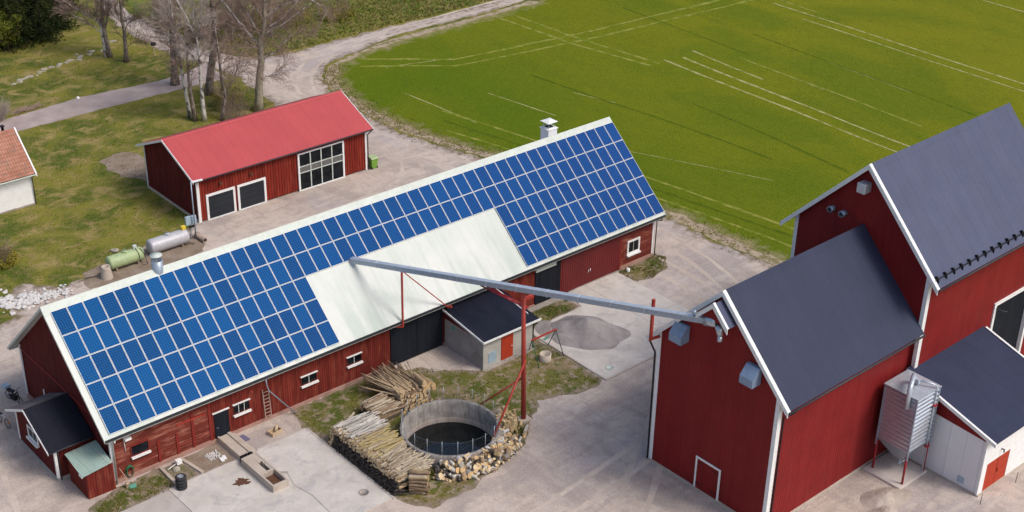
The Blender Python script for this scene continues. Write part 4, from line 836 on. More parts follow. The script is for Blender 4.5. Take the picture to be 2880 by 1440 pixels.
g=MB(); g.tube([(cx_+.1,cy_-.2,6.85),(cx_+.5,cy_-.9,6.75),(cx_+.75,cy_-1.15,6.6),(cx_+.75,cy_-1.2,6.3),(cx_+.72,cy_-1.24,.3)],.06,8); g.box(cx_-.05,cx_+.25,cy_-.35,cy_-.05,6.6,6.9); g.build('filling_pipe',M['galv_l'],si)
g=MB(); g.box(cx_+.6,cx_+.9,cy_-1.33,cy_-1.12,5.2,5.3); g.box(cx_+.6,cx_+.9,cy_-1.33,cy_-1.12,2.2,2.3); g.build('pipe_clamp',M['leg_red'],si)
g=MB(); g.tube([(cx_,cy_,1.05),(cx_,cy_,.85),(cx_-.2,cy_-.15,.7)],.1,8); g.tube([(cx_-.5,cy_-.4,1.1),(cx_+.4,cy_-.4,1.1)],.03,6); g.build('outlet',M['galv'],si)
# ================= fuel tanks =================
def fuel(x0,x1,y,zc,r,mat,label,meter):
    t=thing('fuel_tank',((x0+x1)/2,y,0),label,'fuel tank')
    MB().lathe((x0,y,zc),[(0,-.12),(r*.55,-.11),(r*.86,-.06),(r*.98,.02),(r,.1),(r,x1-x0-.1),(r*.98,x1-x0-.02),(r*.86,x1-x0+.06),(r*.55,x1-x0+.11),(0,x1-x0+.12)],32,'x').build('tank_body',M[mat],t)
    for q in(.16,.82):
        xx=x0+(x1-x0)*q; m=MB(); m.box(xx-.05,xx+.05,y-r*.75,y+r*.75,.02,zc-r*.72); m.build('foot',M['plank'],t)
    xm=x0+(x1-x0)*.5; MB().lathe((xm,y,zc+r),[(.19,-.03),(.19,.05),(.23,.05),(.23,.08),(0,.08)],18).build('manhole_lid',M[mat],t)
    MB().tube([(xm,y,zc+r+.08),(xm,y,zc+r+.22),(xm+.06,y,zc+r+.24)],.025,6).build('filler_pipe',M['galv'],t)
    if meter:
        p=MB().box(x1-.65,x1-.35,y-.12,y+.12,zc+r,zc+r+.3).build('pump',M['offwhite'],t,.02); MB().tube([(x1-.5,y-.12,zc+r+.1),(x1-.45,y-r-.02,zc+.25),(x1-.45,y-r-.1,zc-.3),(x1-.3,y-r-.25,.04),(x1+.1,y-r-.2,.03),(x1+.15,y-r,.1),(x1-.05,y-r-.01,zc+.3),(x1-.2,y-.2,zc+r+.05)],.022,6).build('hose',M['black'],t)
    return t
fuel(12.75,15.5,18.55,.68,.55,'tank_green','pale green cylindrical fuel tank with pump and hose, lying nearer the cone','1')
t=fuel(16.45,19.65,18.95,.72,.6,'tank_grey','grey cylindrical fuel tank lying beside the electric cabinet',None)
MB().box(19.3,19.65,18.8,19.1,1.3,1.62).build('pump_cover',M['yellow'],t,.03); MB().tube([(19.6,18.5,.3),(19.9,18.3,.05),(20.1,18.5,.04),(19.9,18.7,.04),(19.6,18.6,.2)],.02,6).build('hose',M['black'],t)
e=thing('electric_cabinet',(20.4,19.35,0),'grey blue electric cabinets on a post beside the grey tank','cabinet')
MB().box(19.95,20.4,19.3,19.5,1.3,2.05).build('cabinet',M['blueg'],e,.02); MB().box(20.42,20.9,19.3,19.5,1.25,2.0).build('cabinet',M['blueg'],e,.02); g=MB(); g.beam((20.35,19.4,0),(20.35,19.4,1.9),.08); g.beam((20.1,19.4,1.4),(20.8,19.4,1.4),.06); g.build('post',M['galv'],e); MB().box(20.1,20.7,19.15,19.28,1.1,1.24).build('socket',M['black'],e)
p=thing('lamp_post',(20.59,19.09,0),'thin grey lamp post with a white tube lamp at the near garage corner','lamp post')
MB().tube([(20.59,19.09,0),(20.6,19.09,5.1)],[.06,.045],8).build('pole',M['galv'],p)
g=MB(); g.tube([(20.6,19.09,5.08),(20.75,19.1,5.05)],.03,6); g.beam((20.7,19.1,5.05),(21.62,19.1,5.0),.16,.1); g.build('lamp_head',M['white'],p)
c=MB().lathe((12.1,17.72,0),[(.48,0),(.46,.1),(.34,.85),(.34,1.0),(.26,1.0),(.26,.2),(0,.2)],24); solo(c,'concrete_cone',M['conc_l'],(12.1,17.72,0),'sandy concrete manhole cone standing beside the green tank','concrete cone')
c=MB().lathe((20.85,18.1,.2),[(.2,0),(.2,1.15),(.26,1.15),(.26,1.3),(.14,1.3),(.14,.02),(.14,0),(.2,0)],20,'y'); solo(c,'drain_pipe',M['plank'],(20.85,18.7,0),'short brown concrete pipe lying at the foot of the lamp post','pipe')
g=MB().tube([(10.7,18.5,.15),(11.9,18.2,.3)],.06,6); solo(g,'fence_post',M['plank'],(11.3,18.3,0),'grey wooden stake lying in the grass behind the concrete cone','stake')
b=thing('wheelie_bin',(39.85,21.45,0),'lime green wheelie bin at the right corner of the garage','bin')
MB().add([(39.58,21.15,.06),(40.12,21.15,.06),(40.12,21.65,.06),(39.58,21.65,.06),(39.5,21.08,1.0),(40.2,21.08,1.0),(40.2,21.75,1.0),(39.5,21.75,1.0)],[(3,2,1,0),(4,5,6,7),(0,1,5,4),(1,2,6,5),(2,3,7,6),(3,0,4,7)]).build('bin_body',M['green'],b)
MB().add([(39.46,21.02,1.0),(40.24,21.02,1.0),(40.24,21.8,1.0),(39.46,21.8,1.0),(39.5,21.1,1.08),(40.2,21.1,1.08),(40.2,21.75,1.16),(39.5,21.75,1.16)],[(4,5,6,7),(0,1,5,4),(1,2,6,5),(2,3,7,6),(3,0,4,7)]).build('lid',M['tank_green'],b)
for xx in(39.52,40.1): MB().lathe((xx,21.2,.12),[(.12,0),(.12,.07),(0,.07)],14,'x').build('wheel',M['black'],b)
# ================= tyres, tools and small things by the barn =================
lbs=['bottom','second lowest','third','topmost']
tyre0=None
for k in range(4):
    m=MB().lathe((0,0,0),[(.19,.02),(.24,0),(.3,.01),(.335,.05),(.34,.1),(.335,.16),(.3,.2),(.24,.21),(.19,.19),(.19,.02)],32)
    o=m.build('tyre',M['rubber']); o.location=(3.42+.02*(k%2),-9.05+.015*k,.06+.215*k); WL[o]=Vector((0,0,0))
    tag(o,('%s car tyre in the stack of four on the concrete, %s'%(lbs[k],'its silver alloy wheel showing' if k==3 else 'under another tyre')),'tyre','tyres stacked on the concrete')
    rm=MB().lathe((0,0,0),[(.19,.19),(.18,.17),(.175,.04),(.19,.02)],28)
    for q in range(5): a=2*PI*q/5; rm.beam((.03*math.cos(a),.03*math.sin(a),.155),(.18*math.cos(a),.18*math.sin(a),.17),.07,.03)
    rm.lathe((0,0,0),[(0,.175),(.06,.17),(.06,.1)],12); r=rm.build('alloy_wheel',M['galv_l'],o,local=True)
def ringm(name,x,y,r,z,label,cat='manhole'):
    m=MB().lathe((x,y,0),[(r,z),(r,z+.02),(r-.07,z+.02),(r-.07,z+.006),(0,z+.008)],28); return solo(m,name,M['conc'],(x,y,z),label,cat)
ringm('manhole_cover',11.6,-16.4,.33,.06,'round manhole cover in the front concrete slab','manhole')
m=MB().lathe((32.9,-15.9,0),[(.3,.06),(.3,.1),(.24,.1),(.24,.075),(0,.08)],24); solo(m,'manhole_cover',M['offwhite'],(32.9,-15.9,.06),'pale round manhole cover near the corner of the slab with the sand heap','manhole')
b=MB(); 
bx,by=10.85,-7.75
for s_ in(-1,1): b.box(bx-.4,bx+.4,by+s_*.24-.02,by+s_*.24+.02,.02,.3); b.box(bx+s_*.4-.02,bx+s_*.4+.02,by-.22,by+.22,.02,.29)
b.box(bx-.38,bx+.38,by-.22,by+.22,.02,.06); b.tube([(bx+.05,by,.1),(bx+.3,by+.15,.42)],.12,6)
o=solo(b,'wooden_box',M['timber'],(bx,by,0),'small open wooden box on the ground below the ladder','box'); o.rotation_euler=(0,0,.15)
# step block and trough
st=thing('loading_step',(8.15,-7.5,0),'raised concrete step running out from the black barn door','step')
g=MB(); g.box(7.55,7.68,-8.95,-6.25,-.05,.42); g.box(8.25,8.5,-8.95,-6.25,-.05,.42); g.box(7.68,8.25,-8.95,-6.25,-.05,.34); g.box(8.5,8.8,-8.95,-6.25,-.05,.2); g.build('concrete_step',M['conc_l'],st,.015)
tr_=thing('concrete_trough',(7.93,-11.2,0),'low concrete trough block with two sunken openings on the front slab','trough')
g=MB(); g.box(7.38,7.5,-13.0,-9.35,.05,.55); g.box(8.38,8.5,-13.0,-9.35,.05,.55); g.box(7.5,8.38,-9.5,-9.35,.05,.55); g.box(7.5,8.38,-13.0,-12.85,.05,.55); g.box(7.5,8.38,-11.55,-11.4,.05,.549); g.box(7.5,8.38,-12.85,-11.55,.05,.15); g.box(7.5,7.98,-11.4,-9.5,.05,.52); g.box(7.98,8.38,-10.3,-9.5,.05,.52); g.box(8.22,8.38,-11.4,-10.3,.05,.52); g.box(7.98,8.22,-11.4,-10.3,.05,.2); g.build('trough_block',M['conc_l'],tr_,.012)
g=MB(); g.box(7.52,8.36,-12.83,-11.57,.15,.2); g.build('rusty_sludge',M['rust'],tr_)
for k in range(7):
    pass
g=MB()
for k in range(9): a=R.uniform(0,PI); x,y=8.1+R.uniform(-.08,.08),-10.85+R.uniform(-.4,.4); g.tube([(x,y,.22),(x+.25*math.cos(a),y+.3*math.sin(a),.5+R.uniform(0,.12))],.03,5)
solo(g,'scrap_sticks',M['log_dark'],(8.1,-10.85,.2),'dark sticks lying in the narrow opening of the trough','sticks')
b=MB(); b.box(7.5,8.35,-9.3,-9.0,.05,.45)
for k in range(3): b.box(7.52+.28*k,7.75+.28*k,-9.28,-9.02,.45,.5)
solo(b,'black_crate',M['black'],(7.93,-9.15,.05),'low black crate in the gap between step and trough','crate')
# rust stain as a thin crust of spilled soil
sheet('spilled_soil',[(6.2,-10.55),(6.6,-10.45),(6.95,-10.8),(6.85,-11.15),(6.45,-11.25),(6.1,-11.0)],.064,'rust',.05,.2,.3,2,kind='stuff',freq=7,label='rust brown soil spilled on the pale slab')
for a,b_,nm in (((3.4,-6.5),(3.35,-8.5),'left low concrete kerb wall running from the barn plinth to the slab'),((4.82,-6.4),(5.15,-8.55),'right low concrete kerb wall running from the barn plinth to the slab')):
    g=MB().beam((a[0],a[1],.06),(b_[0],b_[1],.06),.2,.2); solo(g,'kerb_wall',M['conc_l'],(a[0],a[1],0),nm,'kerb wall')
g=MB()
for k in range(24): x,y=6.2+.14*(k%6)+R.uniform(-.04,.04),-7.6+.17*(k//6)+R.uniform(-.04,.04); a=R.gauss(1.2,.35); g.obox((x,y,.04+.02*(k%2)),(.11*math.cos(a),.11*math.sin(a),0),(-.045*math.sin(a),.045*math.cos(a),0),(0,0,.025))
solo(g,'broken_slabs',M['lime'],(6.55,-7.35,0),'scatter of white broken bricks beside the concrete step','bricks',kind='stuff')
for x,y,n_ in ((6.75,-8.1,'left'),(6.98,-8.0,'right')):
    g=MB().obox((x,y,.07),(.1,-.02,0),(.03,.2,0),(0,0,.03)); solo(g,'white_tile',M['white'],(x,y,.03),'%s of the two white tiles lying near the front slab'%n_,'tile')
g=MB().obox((8.98,-7.0,.06),(.25,.02,0),(-.05,.35,0),(0,0,.015)); solo(g,'door_mat',M['purple'],(8.98,-7.0,0),'slate purple mat beside the concrete step','mat')
g=MB(); g.tube([(4.4,-6.75,.15),(3.6,-7.0,.12)],.03,6); g.box(4.3,4.65,-6.95,-6.65,.1,.38); solo(g,'white_bucket',M['white'],(4.4,-6.8,0),'white plastic bucket and pipe by the barn plinth','bucket')
g=MB().lathe((4.1,-7.15,0),[(.26,0),(.25,.1),(.12,.2),(0,.22)],9); solo(g,'boulder',M['rock'],(4.1,-7.15,0),'rounded stone in the weeds between the kerb walls','stone')
hs_=thing('hose_reel',(1.55,-6.25,.3),'green garden hose coiled on the barn wall near the corner','hose')
g=MB()
for k in range(4): g.tube([(1.5+.27*math.cos(a*PI/12)*(1-.06*k),-6.26-.03*k,.62+.42*math.sin(a*PI/12)*(1-.05*k)) for a in range(25)],.022,5,False)
g.build('hose_coil',M['greend'],hs_)
g=MB(); g.tube([(.85,-6.3,1.15),(1.2,-6.9,.12)],.018,6); o=g; f_=thing('garden_fork',(1.2,-6.9,0),'teal garden rake leaning on the barn corner drainpipe','rake'); o.build('handle',M['timber'],f_); g=MB(); g.obox((1.25,-7.0,.06),(.2,-.05,0),(.06,.18,0),(0,0,.02)); g.build('rake_head',M['teal'],f_)
g=MB().lathe((.95,-6.85,0),[(.09,0),(.1,.3),(.12,.32),(0,.33)],10); solo(g,'bollard',M['timber'],(.95,-6.85,0),'short ochre bucket at the foot of the barn corner','bucket')
g=MB().lathe((43.9,-6.75,0),[(.14,0),(.16,.25),(.13,.27),(0,.27)],14); solo(g,'white_bucket',M['white'],(43.9,-6.75,0),'small white bucket on the grass by the far red wall','bucket')
g=MB().tube([(26.05,-6.9,0),(26.0,-6.75,.75)],.035,6); solo(g,'marker_stick',M['yellow'],(26.05,-6.9,0),'yellow stick leaning at the annex corner beside the big black door','stick')
for x,y,n_ in ((39.6,-41.0,'left thin dark rod standing in the gravel before the white lean-to'),(43.2,-41.2,'right thin dark rod standing in the gravel before the white lean-to')):
    g=MB().tube([(x,y,0),(x+.1,y+.03,.75)],.02,5); solo(g,'marker_rod',M['rubber'],(x,y,0),n_,'rod')
g=MB().box(33.5,37.1,-6.75,-6.3,-.05,.12); solo(g,'door_sill',M['conc'],(35.3,-6.5,0),'narrow concrete ledge below the far black double door','ledge')
g=MB().tube([(31.4,-6.62,1.1),(34.0,-6.62,1.1),(34.1,-6.6,1.05)],.05,6)
# well ring + frame
w=MB().lathe((30.2,-12.2,0),[(.42,0),(.42,.52),(.34,.52),(.34,.12),(0,.12)],32); solo(w,'well_ring',M['conc_l'],(30.2,-12.2,0),'short concrete well ring standing on the grass below the red topped frame','well ring')
af=thing('swing_frame',(30.5,-11.6,0),'metal frame with red top bar and dark green legs over the well ring','frame')
MB().beam((29.35,-11.65,1.65),(31.7,-11.65,1.68),.1).build('top_bar',M['steel_red'],af)
for a,b_,mt in (((29.4,-11.65,1.65),(29.15,-12.75,0),'greend'),((29.4,-11.65,1.65),(30.2,-10.5,0),'gutter'),((31.65,-11.65,1.65),(31.55,-12.65,0),'gutter'),((31.65,-11.65,1.65),(31.7,-10.85,0),'greend')): MB().tube([a,b_],.035,6).build('leg',M[mt],af)
MB().tube([(30.05,-11.65,1.62),(30.05,-11.66,.7)],.018,5).build('rope',M['plank'],af); g=MB(); g.tube([(31.0,-11.65,1.62),(30.9,-11.3,1.0)],.015,4); g.tube([(31.3,-11.65,1.62),(31.2,-11.3,1.0)],.015,4); g.obox((31.05,-11.3,.98),(.22,0,0),(0,.1,0),(0,0,.015)); g.build('seat',M['teal'],af)
g=MB().beam((30.75,-12.6,.04),(31.35,-12.75,.04),.09,.04); solo(g,'plank',M['plank'],(31,-12.7,0),'short grey plank in the grass beside the well ring','plank')
g=MB().beam((32.4,-7.0,.05),(33.1,-7.05,.05),.2,.08); solo(g,'plank',M['white'],(32.7,-7.0,0),'white board on the grass between annex and far black door','board')
# heaps
def heap(name,cx,cy,rx,ry,h,mat,label,kind='stuff',seed=0,pk=(0,0),rot=0):
    vs=[];fs=[];n=30;m=72
    for i in range(n+1):
        t=i/n
        for k in range(m):
            a=2*PI*k/m; rr=1+.10*mn.noise(Vector((math.cos(a)*1.6,math.sin(a)*1.6,seed)))*2
            ox,oy=t*rx*rr*math.cos(a),t*ry*rr*math.sin(a)
            x=cx+ox*math.cos(rot)-oy*math.sin(rot)+pk[0]*(1-t); y=cy+ox*math.sin(rot)+oy*math.cos(rot)+pk[1]*(1-t)
            prof=(1-t)**1.15*(1+.25*t) if t<1 else 0
            z=h*prof*(1+.28*mn.noise(Vector((x*.7,y*.7,seed))))+.07*mn.noise(Vector((x*2,y*2,seed)))*(1-t)*min(1,h*2)+.02*mn.noise(Vector((x*6,y*6,seed)))*(1-t)+.01
            vs.append((x,y,max(z,-.02 if t==1 else .015)))
    for i in range(n):
        for k in range(m): fs.append((i*m+k,i*m+(k+1)%m,(i+1)*m+(k+1)%m,(i+1)*m+k))
    mb=MB().add(vs,fs,True); return solo(mb,name,M[mat],(cx,cy,0),label,'heap',None,kind)
heap('sand_heap',34.9,-11.5,2.95,2.25,1.15,'sand','large grey sand heap dumped on the concrete slab',seed=2,pk=(.1,.3),rot=-.95).location.z=.06
heap('sand_heap',33.2,-9.6,1.1,1.5,.18,'sand','low spread edge of grey sand at the slab corner',seed=4).location.z=.06
heap('gravel_heap',35.6,-37.0,1.9,1.0,.42,'gravel_h','low gravel heap in front of the silo pad',seed=5,rot=-.3)
heap('gravel_heap',34.0,-37.9,1.5,.9,.3,'gravel_h','small low sandy mound left of the silo pad',seed=9,rot=.3)
g=MB()
def rock(mb,x,y,z,r,fl=.6,n=1):
    b_=len(mb.v); bm=bmesh.new(); bmesh.ops.create_icosphere(bm,subdivisions=n,radius=1); s0=R.uniform(0,99); a=R.uniform(0,PI)
    vs=[]
    for v in bm.verts:
        q=v.co*(1+.45*mn.noise(v.co*1.3+Vector((s0,0,0)))); q=Vector((q.x*r*R.uniform(.95,1.05)*1.25,q.y*r,q.z*r*fl)); vs.append((x+q.x*math.cos(a)-q.y*math.sin(a),y+q.x*math.sin(a)+q.y*math.cos(a),z+q.z+r*fl*.5))
    mb.add(vs,[tuple(v.index for v in f.verts) for f in bm.faces]); bm.free()
for k in range(330):
    t=R.random(); x=4.3+4.6*t+R.gauss(0,.35); y=18.6-.9*t+R.gauss(0,.75)*(1-.5*t); rock(g,x,y,R.uniform(0,.1),R.uniform(.05,.2)*(1.3-.7*t),.55)
for k in range(120): x=3.5+R.gauss(0,1); y=20.2+R.gauss(0,.6); rock(g,x,y,0,R.uniform(.04,.16),.5)
solo(g,'rubble',M['lime'],(6.5,18.2,0),'spread of white broken rubble on the dirt behind the barn','rubble',None,'stuff')
# stone row in the lawn
k=0
for i in range(46):
    t=i/45; x=23.3+14.1*t+R.gauss(0,.2); y=60.3+5.6*t+R.gauss(0,.28)+.3*math.sin(t*7)
    if .80<t<.93 : continue
    g=MB(); rock(g,0,0,-.03,R.uniform(.1,.3),.3,2); o=g.build('stone',M['rock']); o.location=(x,y,0); tag(o,'pale flat stone in the row across the upper lawn','stone','pale stones in a row across the lawn')
for x,y in ((26.8,52.83),): g=MB(); rock(g,0,0,0,.17,.9,2); o=g.build('stone',M['white']); o.location=(x,y,0); tag(o,'small round white stone alone on the lawn beside the path','stone')
g=MB(); rock(g,0,0,0,.3,.5,2); o=g.build('stone',M['rock']); o.location=(14.6,21.3,0); tag(o,'pale stone on the grass behind the green fuel tank','stone')
# mailbox by the road
mbx=thing('mailbox',(38.7,59.3,0),'dark mailbox on a post beside the upper road','mailbox'); MB().beam((38.7,59.3,0),(38.7,59.3,1.1),.09).build('post',M['plank'],mbx); MB().box(38.45,38.95,59.1,59.45,1.1,1.45).build('box',M['black'],mbx,.03)
# ================= bicycles etc. =================
def wheel(mb,c,ax,r):
    ax=Vector(ax); up=Vector((0,0,1)); pts=[Vector(c)+(ax*math.cos(a*PI/12)+up*math.sin(a*PI/12))*r for a in range(25)]
    mb.tube(pts,.022,6,False)
    for k in range(10): a=k*PI/5; mb.tube([c,Vector(c)+(ax*math.cos(a)+up*math.sin(a))*r],.003,3,False)
bk=thing('bicycle',(-2.0,4.1,0),'grey bicycle parked beside the porch','bicycle'); d=Vector((.1,-.995,0)); c=Vector((-2.0,4.1,.34)); A=c-d*.52; B_=c+d*.52
for q,nm in((A,'rear'),(B_,'front')): m=MB(); wheel(m,q,d,.33); m.build('wheel',M['rubber'],bk)
m=MB(); bb=c+Vector((0,0,-.05)); seat=c-d*.15+Vector((0,0,.42)); head=c+d*.36+Vector((0,0,.45)); m.tube([A,bb],.012,5); m.tube([bb,seat],.015,5); m.tube([seat,A],.01,5); m.tube([bb,head],.018,5); m.tube([seat-Vector((0,0,.05)),head],.018,5); m.tube([head+Vector((0,0,.12)),head,B_],.014,5); m.build('bicycle_frame',M['galv_l'],bk)
m=MB(); sd=Vector((.995,.1,0)); m.tube([head+Vector((0,0,.15))-sd*.28-d*.12,head+Vector((0,0,.17)),head+Vector((0,0,.15))+sd*.28-d*.12],.014,5); m.build('handlebar',M['galv_l'],bk); m=MB(); m.obox(seat+Vector((0,0,.05)),d*.13,sd*.07,(0,0,.03)); m.build('saddle',M['black'],bk,.02); m=MB(); m.obox(B_+d*.25+Vector((0,0,.2)),d*.02,sd*.06,(0,0,.05)) ; m.build('reflector',M['orange'],bk)
mo=thing('moped',(.0,5.9,0),'dark moped with grey blue box parked at the far barn corner','moped'); d=Vector((.25,-.97,0)); c=Vector((-.35,6.2,.3)); sd=Vector((.97,.25,0))
for q in(-1,1): m=MB(); wheel(m,c+d*.6*q,d,.28); m.lathe((0,0,-50),[(0,0)],3) if False else None; m.build('wheel',M['rubber'],mo)
m=MB(); m.tube([c-d*.6,c-d*.1+Vector((0,0,.1)),c+d*.45+Vector((0,0,.6))],.05,7); m.tube([c+d*.6,c+d*.42+Vector((0,0,.75))],.03,6); m.obox(c+Vector((0,0,.05)),d*.25,sd*.14,(0,0,.16)); m.build('moped_frame',M['black'],mo); m=MB(); m.obox(c-d*.25+Vector((0,0,.48)),d*.3,sd*.13,(0,0,.07)); m.build('saddle',M['black'],mo,.03)
m=MB(); m.tube([c+d*.35+Vector((0,0,.78))-sd*.33,c+d*.4+Vector((0,0,.8)),c+d*.35+Vector((0,0,.78))+sd*.33],.02,5); m.build('handlebar',M['black'],mo); m=MB(); m.obox(c-d*.72+Vector((0,0,.62)),d*.22,sd*.24,(0,0,.1)); m.build('top_box',M['blueg'],mo,.02)
ch_=thing('garden_chair',(.1,3.6,0),'white plastic garden chair behind the porch','chair'); m=MB(); m.obox((.1,3.6,.43),(.24,0,0),(0,.24,0),(0,0,.02)); m.build('seat',M['white'],ch_); m=MB(); m.obox((.33,3.6,.68),(.02,0,0),(0,.24,0),(.05,0,.25)); m.build('backrest',M['white'],ch_)
for a in(-1,1):
    for b_ in(-1,1): MB().beam((.1+.2*a,3.6+.2*b_,0),(.1+.2*a,3.6+.2*b_,.42),.04).build('leg',M['white'],ch_)
g=MB().tube([(.52,3.0,.3),(.5,3.05,2.2)],.045,8); solo(g,'white_pole',M['white'],(.5,3.0,0),'white pipe standing against the gable behind the porch','pole')
# ================= firewood =================
def logproto(bark,endm,bend,n=8):
    pts=[];rs=[]
    for i in range(5): t=i/4; pts.append((t,bend*math.sin(t*PI)*R.uniform(.6,1.2),bend*R.uniform(-.4,.4)*math.sin(t*PI))); rs.append(1)
    # unit length along x; radius 1 in y,z
    vs=[];fs=[]
    jit=[1+R.uniform(-.12,.12) for _ in range(n)]
    for i,(x,y,z) in enumerate(pts):
        f_=1-.12*i/4
        for k in range(n): a=2*PI*k/n; vs.append((x,y+f_*jit[k]*math.cos(a),z+f_*jit[k]*math.sin(a)))
    for i in range(4):
        for k in range(n): fs.append((i*n+k,i*n+(k+1)%n,(i+1)*n+(k+1)%n,(i+1)*n+k))
    me=bpy.data.meshes.new('log'); me.from_pydata(vs,[],fs+[tuple(range(n))[::-1],tuple(4*n+k for k in range(n))])
    me.polygons.foreach_set('use_smooth',[True]*len(fs)+[False]*2)
    me.materials.append(M[bark]); me.materials.append(M[endm]); me.polygons[-1].material_index=1; me.polygons[-2].material_index=1
    return me
PROT={k:[logproto(k,e,b) for b in (.0,.4,-.5,.9,-.8)] for k,e in (('log_pale','log_end'),('log_yellow','log_end'),('log_brown','log_end'),('log_dark','log_dark'),('log_tan','log_end'),('log_birch','log_end'))}
def split_proto(bark):
    me=bpy.data.meshes.new('log'); vs=[];n=5; sh=[(-1,-.5),(0,-.9),(1,-.4),(.5,.8),(-.6,.7)]
    for x in(0,1): vs+=[(x,y*R.uniform(.9,1.1),z) for y,z in sh]
    fs=[tuple(range(5))[::-1],tuple(range(5,10))]+[(k,(k+1)%5,5+(k+1)%5,5+k) for k in range(5)]
    me.from_pydata(vs,[],fs); me.materials.append(M[bark]); me.materials.append(M['log_end'])
    for i in (0,1,4,5): me.polygons[i].material_index=1
    return me
SPL=[split_proto('log_brown'),split_proto('log_pale'),split_proto('log_birch')]
STUFF={}
def place(me,a,d,L,r,label=None,group=None,stuff=None):
    d=Vector(d).normalized(); q=d.to_track_quat('X','Z'); roll=Matrix.Rotation(R.uniform(0,2*PI),4,'X')
    m=Matrix.Translation(Vector(a))@q.to_matrix().to_4x4()@roll@Matrix.Diagonal((L,r,r,1))
    if stuff is not None: STUFF.setdefault(stuff,[]).append((me,m)); return
    o=bpy.data.objects.new('log',me); COL.objects.link(o); o.matrix_world=m
    tag(o,label,'log',group)
GL='firewood logs around the round tank'
nlog=0
# long stack on the left side of the tank: ends face -x
def pc_top(y,x): return 1.25-.06*math.sin(y*1.3)-.12*max(0,x-14.6)
y=-10.95
labels={'log_birch':'whitish thin pole on top of the long stack left of the tank','log_yellow':'yellowish lichen pole on top of the long stack left of the tank','log_pale':'weathered grey pole on top of the long stack left of the tank'}
rows=66
for i in range(rows):
    y=-10.95-6.95*i/(rows-1)+R.uniform(-.05,.05)
    k='log_birch' if y>-12.9 else ('log_yellow' if y>-15.4 else 'log_pale')
    if R.random()<.25: k='log_pale'
    for rep in range(2 if i%3 else 1):
        L=R.uniform(1.5,2.7); r=R.uniform(.045,.085); x=13.15+R.uniform(-.12,.25)+(rep*R.uniform(0,.6)); yaw=R.gauss(.05,.14)+(.12 if y<-15 else 0)
        z0=1.2+rep*.1+R.uniform(-.05,.06); L=min(L,(16.0-x) if y>-17 else (15.3-x))
        if (TC[0]-(x+L))**2+(TC[1]-y)**2<3.4**2: L=max(.9,TC[0]-math.sqrt(max(0,3.4**2-(TC[1]-y)**2))-x) if abs(TC[1]-y)<3.4 else L
        place(PROT[k][R.randrange(5)],(x,y,z0),(1,yaw,R.gauss(-.07,.05)),L,r,labels[k],GL); nlog+=1
# sawn ends of the upper rows
for i in range(52):
    y=-10.9-7.0*R.random(); low=y<-15.3; z=R.uniform(.4 if low else .86,1.16)
    r=R.uniform(.065,.1) if not low else R.uniform(.09,.14)
    place(PROT['log_tan' if low or R.random()<.4 else 'log_brown'][R.randrange(2)],(13.12+R.uniform(-.1,.1),y,z),(1,R.gauss(0,.08),R.gauss(0,.04)),R.uniform(.8,1.6),r,'sawn log end in the upper part of the long stack\'s left face' if not low else 'thicker split log end at the near end of the long stack',GL); nlog+=1
for i in range(1500):
    y=-10.9-7.0*R.random(); z=R.uniform(.03,1.2); dark=z<.86+.25*mn.noise(Vector((y,0,2))) and y<-11.3
    k='log_dark' if dark else R.choice(['log_brown','log_tan','log_brown','log_pale'])
    r=R.uniform(.025,.05) if dark else R.uniform(.045,.08)
    place(PROT[k][R.randrange(5)],(13.2-.42*max(0,1-z/1.1)+R.uniform(-.16,.2),y,z),(1,R.gauss(0,.25 if dark else .1),R.gauss(0,.2 if dark else .05)),R.uniform(.5,1.2),r,stuff='pile')
for i in range(420):
    y=-10.95-6.9*R.random(); x=R.uniform(13.6,15.2); k='log_birch' if y>-12.9 else ('log_yellow' if y>-15.4 else 'log_pale')
    L=R.uniform(.8,1.4)
    if math.hypot(x+L-TC[0],y-TC[1])<3.4: continue
    place(PROT[k][R.randrange(5)],(x,y,1.1+R.uniform(-.05,.08)),(1,R.gauss(.05,.2),R.gauss(-.03,.05)),L,R.uniform(.03,.06),stuff='pile')
# poles pile towards the barn: axis -y, sawn ends facing the viewer
for i in range(46):
    row=i%5; x=18.75+2.0*R.random(); z=.12+.24*row+R.uniform(-.04,.04); x=18.6+(2.25-.25*row)*((i//5)/9)+.12*row
    place(PROT['log_brown'][R.randrange(3)],(x,-11.2+R.uniform(-.1,.1),z),(R.gauss(0,.05),1,R.gauss(.03,.02)),R.uniform(2.4,3.3),R.uniform(.1,.145),'round pale sawn log of the pile nearest the annex, end towards the tank',GL); nlog+=1
for i in range(170):
    x=18.55+1.9*R.random(); z=1.15+R.uniform(-.12,.22)
    place(PROT[R.choice(['log_tan','log_tan','log_brown'])][R.randrange(5)],(x,-10.75+R.uniform(-.2,.6),z),(R.gauss(-.03,.14),1,R.gauss(.0,.05)),R.uniform(1.8,3.4),R.uniform(.03,.06),stuff='pile')
for i in range(9):
    place(PROT['log_yellow' if i%2 else 'log_tan'][R.randrange(2)],(20.3+.27*(i%4)+R.uniform(-.04,.04),-11.2+R.uniform(-.1,.15),1.2+.27*(i//4)-.1*(i%4)),(R.gauss(.05,.1),1,0),R.uniform(.8,1.3),R.uniform(.15,.19),'thick short log on top of the pile nearest the annex',GL); nlog+=1
for i in range(200):
    x=18.6+2.3*R.random(); z=R.uniform(.05,1.1); place(PROT['log_brown'][R.randrange(5)],(x,-11.0,z),(0,1,0),2.8,R.uniform(.04,.09),stuff='pile')
